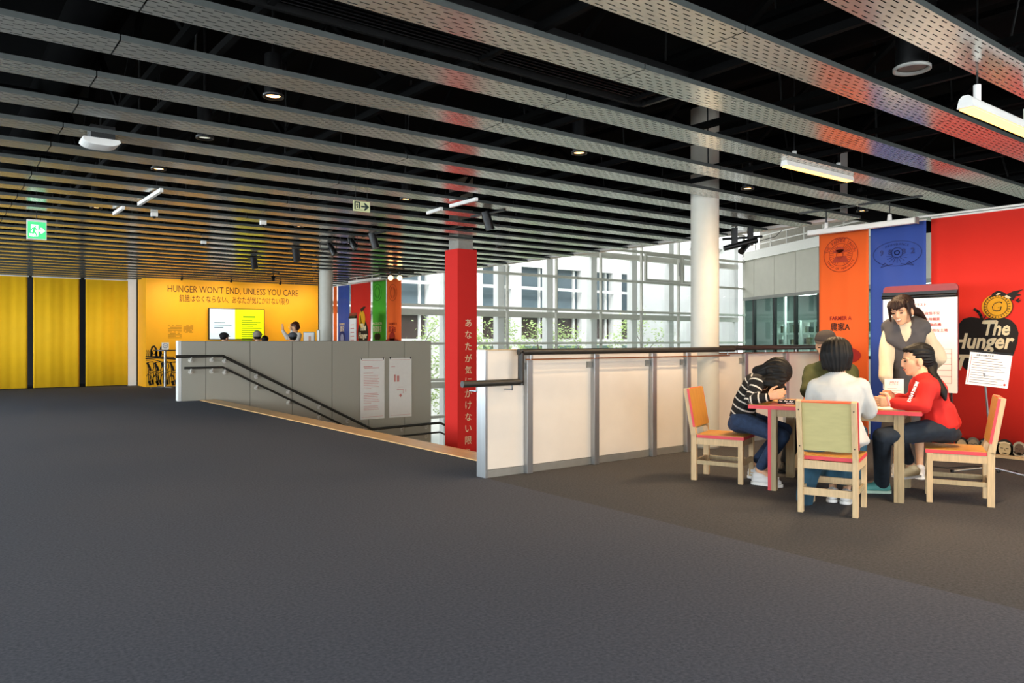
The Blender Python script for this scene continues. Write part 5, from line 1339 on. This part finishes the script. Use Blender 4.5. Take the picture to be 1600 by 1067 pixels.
# ---------------- woman in pale jacket seen from behind
def pale():
    f = cdir(58); rt = f.cross(UP)
    pel = J(1309, 684, 5.98); pe = person('woman in pale jacket and teal skirt seen from behind on the front chair', pel)
    wst = J(1309, 655, 6.0); chs = J(1311, 620, 6.02); nek = J(1309, 585, 6.06); up = (nek-pel).normalized(); ax = (rt, up.cross(rt), up)
    ax = (rt, (up.cross(rt)), up)
    sk = dict(pel=pel, wst=wst, chs=chs, nek=nek, up=up, ax=ax, w=1.12)
    sk['shL'] = J(1276, 606, 6.12); sk['shR'] = J(1343, 605, 5.95)
    sk['elL'] = J(1268, 650, 6.2); sk['wrL'] = J(1285, 640, 6.5); sk['elR'] = J(1357, 642, 6.0); sk['wrR'] = J(1350, 632, 6.35)
    sk['hpR'] = pel+rt*.09; sk['hpL'] = pel-rt*.09
    sk['knR'] = sk['hpR']+f*.42+UP*.02; sk['knL'] = sk['hpL']+f*.42+UP*.02
    aR = onfloor(1322, 786); aL = onfloor(1301, 783); sk['anR'] = aR+UP*.08; sk['anL'] = aL+UP*.08
    hc = J(1307, 556, 6.1); hf = hframe(f+rt*-.1-UP*.2); s = 1.12
    body = torso_prims(sk, -.015)+arm_prims(sk, 'R', -.006)+arm_prims(sk, 'L', -.006)+head_prims(hc, hf, s, nek)
    for q in 'RL':
        a, b = leg_prims(sk, q, -.012); body += a+b; body.append(hull(E_(sk['an'+q], .036), E_(sk['an'+q]+f*.1-UP*.045, .03)))
        body += hand_prims(sk['wr'+q], f, -rt if q == 'R' else rt, -UP, 1.05, .4)
    blob('body', body, .007, M_skin, pe, 2)
    M_jk = pm('pale_linen', '#bdbcb6', .85, var=.05, scale=14, bump=.2, bscale=40)
    jk = torso_prims(sk, .022)+arm_prims(sk, 'R', .03, .9)+arm_prims(sk, 'L', .028, .9)
    jk += [hull(E_(wst, (.17, .13, .06), ax), E_(J(1308, 690, 5.93), (.20, .16, .05), ax), E_(J(1352, 688, 5.95), .035)), hull(E_(nek+UP*.0, (.075, .07, .03), ax), E_(nek-UP*.04, (.10, .08, .03), ax))]
    wr_ = lambda p: .004*math.sin(38*p.z+9*p.x)*math.sin(14*p.y+5*p.z)
    blob('jacket', jk, .009, M_jk, pe, 5, disp=wr_)
    M_sk = pm('teal_cloth', '#1d4558', .85, var=.15, scale=20)
    s1 = [hull(E_(pel-UP*.02, (.17, .14, .07), hframe(f)), E_((sk['knR']+sk['knL'])/2, (.17, .08, .06), hframe(f))), hull(E_((sk['knR']+sk['knL'])/2, (.17, .08, .06), hframe(f)), E_((aR+aL)/2+UP*.17+f*.03, (.19, .13, .03), hframe(f))),
          hull(E_(pel-UP*.06-rt*.12, (.05, .09, .05), hframe(f)), E_(J(1258, 700, 6.05), .05), E_(V((J(1250, 780, 5.98)).to_tuple()), .035), E_(J(1262, 785, 6.1), .04))]
    pl = lambda p: .006*math.sin(55*p.dot(rt))
    blob('skirt', s1, .01, M_sk, pe, 3, disp=pl)
    for q, a in (('R', aR), ('L', aL)): shoe(a, a+f*.17, pe, M_shoe)
    R2, F2_, U2 = hf; e = lambda x, fw, u, r: E_(hc+R2*x*s+F2_*fw*s+U2*u*s, tuple(k*s for k in r), hf, 3)
    blob('hair', [e(0, -.022, .035, (.104, .112, .098)), hull(e(0, -.035, .0, (.108, .10, .09)), e(0, -.045, -.08, (.075, .06, .05))), hull(e(.07, -.01, 0, (.038, .08, .07)), e(.075, .0, -.07, (.022, .045, .035))), hull(e(-.07, -.01, 0, (.038, .08, .07)), e(-.075, .0, -.07, (.022, .045, .035)))], .006, M_hair, pe, 3, disp=lambda p: .003*math.sin(26*math.atan2((p-hc).dot(R2), -(p-hc).dot(F2_))+2*math.sin(11*p.z)))
pale()

# ---------------- man in cap and olive jacket
def capman():
    f = cdir(238); rt = f.cross(UP)
    pel = J(1293, 642, 7.85); pe = person('man in dark cap and olive jacket sitting behind the table', pel)
    wst = J(1294, 620, 7.8); chs = J(1296, 592, 7.7); nek = J(1297, 565, 7.62); up = (nek-pel).normalized(); ax = (rt, up.cross(rt), up)
    sk = dict(pel=pel, wst=wst, chs=chs, nek=nek, up=up, ax=ax, w=1.15)
    sk['shR'] = J(1268, 582, 7.75); sk['shL'] = J(1327, 580, 7.6)
    sk['elR'] = J(1262, 612, 7.5); sk['wrR'] = J(1290, 614, 7.2); sk['elL'] = J(1335, 610, 7.4); sk['wrL'] = J(1305, 614, 7.1)
    sk['hpR'] = pel+rt*.1; sk['hpL'] = pel-rt*.1; sk['knR'] = J(1247, 668, 7.35); sk['knL'] = J(1300, 668, 7.25)
    aR = onfloor(1228, 735); aL = onfloor(1270, 738); sk['anR'] = aR+UP*.09; sk['anL'] = aL+UP*.09
    hc = J(1290, 539, 7.6); hf = hframe(cdir(232)-UP*.25); s = 1.12
    body = torso_prims(sk, -.015)+arm_prims(sk, 'R', -.006)+arm_prims(sk, 'L', -.006)+head_prims(hc, hf, s, nek)
    for q in 'RL':
        a, b = leg_prims(sk, q, -.012); body += a+b; body.append(hull(E_(sk['an'+q], .038), E_(sk['an'+q]+f*.1-UP*.05, .03)))
        body += hand_prims(sk['wr'+q], f*.7-(rt if q == 'R' else -rt)*.6, UP, -UP, 1.05, .6)
    blob('body', body, .007, M_skin, pe, 2); face_bits(hc, hf, s, pe)
    M_ol = pm('olive_fleece', '#3a3f1c', .9, var=.15, scale=30, bump=.3, bscale=120)
    blob('jacket', torso_prims(sk, .035)+arm_prims(sk, 'R', .032, .92)+arm_prims(sk, 'L', .032, .92)+[hull(E_(nek+UP*.02, (.08, .075, .035), ax), E_(nek-UP*.05, (.12, .09, .03), ax))], .01, M_ol, pe, 5, disp=lambda p: .004*math.sin(40*p.z+12*p.x))
    tr = [hull(E_(pel-UP*.03, (.17, .13, .09), hframe(f)), E_(pel-UP*.05, (.16, .14, .08), hframe(f)))]
    for q in 'RL': a, b2 = leg_prims(sk, q, .02, .95); tr += a+b2
    blob('trousers', tr, .01, pm('black_trousers', '#0f0f10', .9), pe, 4)
    for q, a in (('R', aR), ('L', aL)): shoe(a, a+f*.18, pe, pm('dark_shoe', '#15130f', .6), M_blackmetal)
    R2, F2_, U2 = hf; e = lambda x, fw, u, r: E_(hc+R2*x*s+F2_*fw*s+U2*u*s, tuple(k*s for k in r), hf, 3)
    blob('hair', [e(0, -.03, .0, (.084, .088, .075))], .008, M_hair, pe, 2)
    M_cap = pm('charcoal_cap', '#2e2725', .9, bump=.2)
    cp = blob('cap', [hull(e(0, -.01, .055, (.092, .108, .05)), e(0, -.015, .085, (.08, .092, .045)))], .007, M_cap, pe, 3)
    blob('visor', [hull(e(0, .095, .040, (.055, .03, .006)), e(0, .07, .052, (.07, .03, .008)))], .004, M_cap, cp, 1)
capman()

# ---------------- standing woman
def standing():
    f = cdir(243); rt = f.cross(UP)
    pel = J(1419, 592, 7.38); pe = person('smiling standing woman in grey pinafore dress and cream blouse', pel)
    wst = J(1413, 560, 7.34); chs = J(1415, 527, 7.30); nek = J(1413, 499, 7.26); up = (nek-pel).normalized(); ax = (rt, up.cross(rt), up)
    sk = dict(pel=pel, wst=wst, chs=chs, nek=nek, up=up, ax=ax, w=.98)
    sk['shR'] = J(1389, 512, 7.36); sk['shL'] = J(1441, 511, 7.18)
    sk['elR'] = J(1385, 556, 7.32); sk['wrR'] = J(1384, 598, 7.25); sk['elL'] = J(1466, 558, 7.28); sk['wrL'] = J(1449, 575, 7.5)
    sk['hpR'] = pel+rt*.085-UP*.06; sk['hpL'] = pel-rt*.085-UP*.06
    bx, by = pel.x, pel.y
    sk['knR'] = V((bx, by, .53))+rt*.09+f*.02; sk['knL'] = V((bx, by, .53))-rt*.09
    aR = V((bx, by, 0))+rt*.10; aL = V((bx, by, 0))-rt*.10; sk['anR'] = aR+UP*.09; sk['anL'] = aL+UP*.09
    hc = J(1409, 485, 7.16); hf = hframe(cdir(205)*.8-UP*.28+FWD*-.25, UP+cdir(200)*.2); s = 1.13
    body = torso_prims(sk, -.015)+arm_prims(sk, 'R', -.006)+arm_prims(sk, 'L', -.006)+head_prims(hc, hf, s, nek)
    for q in 'RL':
        a, b = leg_prims(sk, q, -.012); body += a+b; body.append(hull(E_(sk['an'+q], .036), E_(sk['an'+q]+f*.1-UP*.05, .03)))
    body += hand_prims(sk['wrR'], -UP+RGT*.15, f, -rt, 1.05, .35)+hand_prims(sk['wrL'], (pel-sk['wrL']), UP, f, 1.0, .5)
    blob('body', body, .006, M_skin, pe, 2); face_bits(hc, hf, s, pe, True)
    M_bl = pm('cream_blouse', '#dcc8a6', .8, var=.04, bump=.2, bscale=40)
    bl_ = torso_prims(sk, .004)+limb((sk['shR'], .058), (sk['elR'], .072), (sk['wrR']+UP*.06, .062), (sk['wrR']+UP*.01, .036))+limb((sk['shL'], .058), (sk['elL'], .078), (sk['elL']*.4+sk['wrL']*.6, .07), (sk['wrL'], .038))
    bl_.append(hull(E_(nek+UP*.025, (.062, .06, .02), ax), E_(nek-UP*.03, (.075, .07, .03), ax)))
    blob('blouse', bl_, .009, M_bl, pe, 4, disp=lambda p: .004*math.sin(60*p.dot(RGT)+8*p.z))
    M_dr = pm('grey_pinafore', '#4d4a4a', .9, var=.08, bump=.2, bscale=200)
    # V-neck pinafore: two shoulder straps plus body
    F_ = ax[1] if ax[1].dot(f) > 0 else -ax[1]
    vpt = J(1413, 535, 7.16)
    dr = [hull(E_(pel, (.175, .14, .09), ax), E_(wst, (.145, .115, .05), ax)), hull(E_(wst, (.145, .118, .05), ax), E_(chs-up*.06, (.16, .126, .03), ax))]
    for q, sg in (('R', 1), ('L', -1)):
        so = sk['sh'+q]+rt*sg*.02+UP*.035
        mid = nek+rt*sg*.085-UP*.01
        dr.append(hull(E_(sk['sh'+q]+UP*.003, .067), E_(sk['sh'+q]-rt*sg*.05-UP*.04+F_*.01, .062)))
        dr.append(hull(E_(so+rt*sg*.0-UP*.02, .052), E_(so-up*.06+rt*sg*.0+F_*.01, .054), E_(mid, .03)))
        dr.append(hull(E_(so+F_*.01, .035), E_(mid+F_*.03, .034), E_(chs-up*.0+rt*sg*.12+F_*.085, .05), E_(chs-up*.075+F_*.115+rt*sg*.02, .03)))
        dr.append(hull(E_(so-F_*.02, .035), E_(mid-F_*.05, .034), E_(chs-up*.05+rt*sg*.1-F_*.08, .05), E_(wst-F_*.09, .03)))
    bot = V((bx, by, .36)); dr.append(hull(E_(pel, (.18, .145, .08), ax), E_(bot, (.26, .20, .03), hframe(f))))
    blob('pinafore', dr, .009, M_dr, pe, 4, disp=lambda p: (.006*math.sin(50*p.dot(rt)) if p.z < pel.z+.1 else 0))
    for q, a in (('R', aR), ('L', aL)): shoe(a, a+f*.17, pe, M_shoe)
    R2, F2_, U2 = hf; e = lambda x, fw, u, r: E_(hc+R2*x*s+F2_*fw*s+U2*u*s, tuple(k*s for k in r), hf, 3)
    grv = lambda p: .003*math.sin(24*math.atan2((p-hc).dot(R2), (p-hc).dot(F2_))+3*math.sin(9*p.z))
    hp = [e(0, -.028, .045, (.090, .100, .083)), e(0, -.06, .0, (.080, .07, .08))]
    for k in range(7): x = -.055+.018*k; hp += [hull(e(x, .055, .085, (.014, .02, .015)), e(x*1.15, .090, .035+.008*abs(k-3), (.011, .008, .014)))]
    for sg in (-1, 1): hp += [hull(e(sg*.076, .03, .05, (.012, .03, .03)), e(sg*.082, .05, -.05, (.007, .009, .03)))]
    ear = hc-F2_*.10*s-U2*.02*s
    hp += limb((ear, .045), (J(1432, 487, 7.3), .042), (J(1442, 497, 7.38), .032), (J(1450, 507, 7.42), .012))
    blob('hair', hp, .006, M_hairb, pe, 2, disp=grv)
standing()

# ---------------- woman in red sweater
def redw():
    f = cdir(156); rt = f.cross(UP)
    pel = J(1471, 668, 6.3); pe = person('woman in red sweater with ponytail sitting at the right end of the table', pel)
    wst = J(1464, 640, 6.28); chs = J(1455, 612, 6.25); nek = J(1439, 586, 6.24); up = (nek-pel).normalized(); ax = (rt, up.cross(rt), up)
    sk = dict(pel=pel, wst=wst, chs=chs, nek=nek, up=up, ax=ax, w=1.02)
    sk['shL'] = J(1450, 604, 6.08); sk['shR'] = J(1436, 600, 6.42)
    sk['elL'] = J(1441, 634, 6.05); sk['wrL'] = J(1396, 630, 6.15); sk['elR'] = J(1428, 628, 6.5); sk['wrR'] = J(1402, 621, 6.5)
    sk['hpR'] = pel+rt*.09; sk['hpL'] = pel-rt*.09
    sk['knL'] = J(1378, 682, 6.18); sk['knR'] = J(1402, 681, 6.45)
    aL = onfloor(1378, 770); sk['anL'] = aL+UP*.08
    sk['anR'] = J(1424, 728, 6.55)
    hc = J(1431, 562, 6.28); hf = hframe(cdir(168)-UP*.12); s = 1.12
    body = torso_prims(sk, -.015)+arm_prims(sk, 'R', -.006)+arm_prims(sk, 'L', -.006)+head_prims(hc, hf, s, nek)
    for q in 'RL':
        a, b = leg_prims(sk, q, -.012); body += a+b
    body += [hull(E_(sk['anL'], .036), E_(sk['anL']+f*.1-UP*.05, .03)), hull(E_(sk['anR'], .034), E_(sk['anR']+cdir(200)*.06-UP*.06, .03))]
    body += hand_prims(sk['wrL'], f+UP*.1, UP, rt, 1.05, .55)+hand_prims(sk['wrR'], f-UP*.15, UP, -rt, 1.05, .5)
    blob('body', body, .006, M_skin, pe, 2); face_bits(hc, hf, s, pe)
    M_rs = pm('red_knit', '#d3231a', .85, var=.06, bump=.2, bscale=60)
    bag = [hull(E_(pel+UP*.0, (.19, .15, .06), ax), E_(wst, (.165, .14, .08), ax)), hull(E_(pel+UP*.04-f*.10, .05), E_(wst-f*.05, .07))]
    blob('sweater', torso_prims(sk, .02)+arm_prims(sk, 'R', .024, .9)+arm_prims(sk, 'L', .026, .93)+bag, .009, M_rs, pe, 5, disp=lambda p: .004*math.sin(36*p.z+20*p.x))
    # white sleeve lettering
    A_ = J(1433, 596, 5.97); B_ = J(1420, 628, 5.97); dv = (B_-A_).normalized()
    nn = -(sk['shL']-sk['shR']).normalized()*-1; nrm = (-FWD+RGT*-.2).normalized(); dv = (dv-nrm*dv.dot(nrm)).normalized(); upv = nrm.cross(dv)
    text('SMILING & PEACE', ((A_+B_)/2, dv, upv, nrm), (0, 0), M_paper, pe, width=.17, height=.024, bold=.03, t=.002, off=0, name='sleeve_lettering')
    tr = [hull(E_(pel-UP*.03, (.17, .14, .09), hframe(f)), E_(pel-UP*.05, (.17, .15, .08), hframe(f)))]
    for q in 'RL':
        hp_, kn, an = sk['hp'+q], sk['kn'+q], sk['an'+q]
        tr += limb((hp_, .10), (kn, .074))+limb((kn, .073), (kn+(an-kn)*(.97 if q == 'L' else .78), .062 if q == 'L' else .05))
    blob('jeans', tr, .009, M_jeansd, pe, 4)
    shoe(aL, aL+cdir(172)*.14, pe, pm('teal_shoe', '#4f8f88', .7), pm('pale_teal_sole', '#a9c2ae', .6))
    sR = blob('shoe', [hull(E_(sk['anR']-UP*.045+cdir(20)*.04, .045), E_(sk['anR']-UP*.05+cdir(205)*.12, .038)), E_(sk['anR']-UP*.015, .048)], .007, pm('cream_trainer', '#e0c89a', .6), pe, 2)
    MB().bar(sk['anR']-UP*.085+cdir(20)*.07, sk['anR']-UP*.09+cdir(205)*.14, .075, .02).build('sole', M_white, sR)
    R2, F2_, U2 = hf; e = lambda x, fw, u, r: E_(hc+R2*x*s+F2_*fw*s+U2*u*s, tuple(k*s for k in r), hf, 3)
    hp = [e(0, -.032, .04, (.086, .096, .083)), e(0, -.06, .0, (.078, .068, .075)), hull(e(0, .052, .078, (.062, .025, .02)), e(0, -.03, .085, (.075, .055, .035)))]
    hp += limb((hc-F2_*.10*s-U2*.05*s, .045), (J(1456, 584, 6.2), .036), (J(1466, 597, 6.12), .032), (J(1473, 611, 6.08), .034), (J(1477, 625, 6.06), .01))
    blob('hair', hp, .006, M_hair, pe, 2, disp=lambda p: .0025*math.sin(22*math.atan2((p-hc).dot(U2), (p-hc).dot(R2)+.0)+2*math.sin(9*p.dot(F2_))))
    bz = MB(); w0 = sk['wrL']; bz.cyl(w0-f*.0-UP*.03, w0+UP*.035-f*.01, .012, n=10)
redw()
# pink phone strap / pen held by the woman in red
pn = MB(); pn.tube([J(1386, 620, 6.02), J(1390, 634, 6.0)], .009, 8); tag(pn.build('pink_pen', M_pk, None), 'pink pen in the hand of the woman in red', 'pen')

# ---------------- figures beyond the grey wall
def farfig(px, ytop, d, th, label, top, kind, standing_=False, sit=True):
    hd = J(px, ytop, d); hz = hd.z-.13; f = cdir(th); rt = f.cross(UP); s = 1.1
    if sit and hz > 1.33: hz = hz
    G = V((hd.x, hd.y, 0)); pe = person(label, G)
    if sit:
        z0 = hz-.70; pel = G+UP*z0-f*.03
    else: z0 = hz-.76; pel = G+UP*z0
    nek = G+UP*(hz-.17); wst = pel+UP*.2; chs = pel+UP*.38
    sk = dict(pel=pel, wst=wst, chs=chs, nek=nek, up=UP, ax=(rt, f, UP), w=1)
    for q, sg in (('R', 1), ('L', -1)):
        sk['sh'+q] = nek+rt*sg*.17-UP*.05; sk['el'+q] = sk['sh'+q]-UP*.26+f*.05; sk['wr'+q] = sk['el'+q]+f*.22
        sk['hp'+q] = pel+rt*sg*.09
        if sit: sk['kn'+q] = pel+rt*sg*.1+f*.42; sk['an'+q] = V((sk['kn'+q].x, sk['kn'+q].y, .09))
        else: sk['kn'+q] = V((G.x, G.y, z0*.52))+rt*sg*.09; sk['an'+q] = V((G.x, G.y, .09))+rt*sg*.1
    if standing_:
        sk['elR'] = J(449, 528, d); sk['wrR'] = J(441.5, 516, d); sk['elL'] = J(466, 532, d); sk['wrL'] = J(455, 516, d+.1)
    hc = G+UP*hz; hf = hframe(f-UP*(.25 if standing_ else .05))
    body = torso_prims(sk, -.015)+arm_prims(sk, 'R', -.006)+arm_prims(sk, 'L', -.006)+head_prims(hc, hf, s, nek)
    for q in 'RL':
        a, b = leg_prims(sk, q, -.01); body += a+b
        body += hand_prims(sk['wr'+q], UP if standing_ else f, rt*(1 if q == 'L' else -1), f, 1.1, .15)
    blob('body', body, .009, M_skin, pe, 1)
    blob('top', torso_prims(sk, .02)+arm_prims(sk, 'R', .022, .93)+arm_prims(sk, 'L', .022, .93), .015, top, pe, 3)
    tr = [E_(pel-UP*.02, (.17, .13, .1), (rt, f, UP))]
    for q in 'RL': a, b = leg_prims(sk, q, .015, .95); tr += a+b
    blob('trousers', tr, .018, M_jeansd, pe, 3)
    for q in 'RL': shoe(V((sk['an'+q].x, sk['an'+q].y, 0)), V((sk['an'+q].x, sk['an'+q].y, 0))+f*.16, pe, M_shoe)
    R2, F2_, U2 = hf; e = lambda x, fw, u, r: E_(hc+R2*x*s+F2_*fw*s+U2*u*s, tuple(k*s for k in r), hf, 3)
    if kind == 'bob': blob('hair', [e(0, -.02, .045, (.10, .105, .085)), e(0, -.045, -.02, (.10, .08, .08)), hull(e(.075, .0, 0, (.03, .06, .07)), e(.08, .01, -.05, (.02, .05, .03))), hull(e(-.075, .0, 0, (.03, .06, .07)), e(-.08, .01, -.05, (.02, .05, .03)))], .01, pm('auburn_hair', '#4a1e12', .4), pe, 3)
    else:
        blob('hair', [e(0, -.025, .03, (.088, .095, .09))], .01, M_hair, pe, 2)
        if kind != 'bare':
            mt = {'black': pm('black_cap', '#101010', .8), 'beanie': pm('grey_beanie', '#8f8577', .9, bump=.3), 'grey': pm('slate_cap', '#4d4f55', .8)}[kind]
            cp = blob('cap', [e(0, -.02, .06, (.1, .112, .075 if kind != 'beanie' else .1))], .01, mt, pe, 2)
            if kind != 'beanie': blob('visor', [hull(e(0, .1, .045, (.06, .04, .008)), e(0, .06, .055, (.07, .03, .01)))], .008, mt, cp, 1)
    if sit:
        c2 = root('stool', (pel.x, pel.y, 0), 'round stool under the '+label, 'stool', 'stools behind the grey wall')
        MB().cyl((pel.x, pel.y, z0-.17), (pel.x, pel.y, z0-.12), .17, n=20).build('seat', M_wood, c2)
        for k in range(4): a = k*1.57+.8; MB().cyl((pel.x+.12*math.cos(a), pel.y+.12*math.sin(a), z0-.17), (pel.x+.17*math.cos(a), pel.y+.17*math.sin(a), 0), .015, n=8).build('leg', M_wood, c2)
farfig(461, 503, 20.8, 235, 'red-haired presenter with raised hands before the yellow wall', pm('cream_top', '#e4d9cd', .8), 'bob', True, False)
farfig(351, 520, 19.8, 60, 'listener in a black cap over the grey wall', pm('navy_top', '#20242c', .8), 'black')
farfig(402, 519, 19.2, 110, 'listener in a grey beanie over the grey wall', pm('brown_top', '#4b3a2c', .8), 'beanie')
farfig(413.5, 524, 21.2, 120, 'bare-headed listener behind the grey beanie', pm('black_top', '#141414', .8), 'bare')
farfig(457, 520, 19.0, 130, 'listener in a slate flat cap below the presenter', pm('grey_top', '#565656', .8), 'grey')
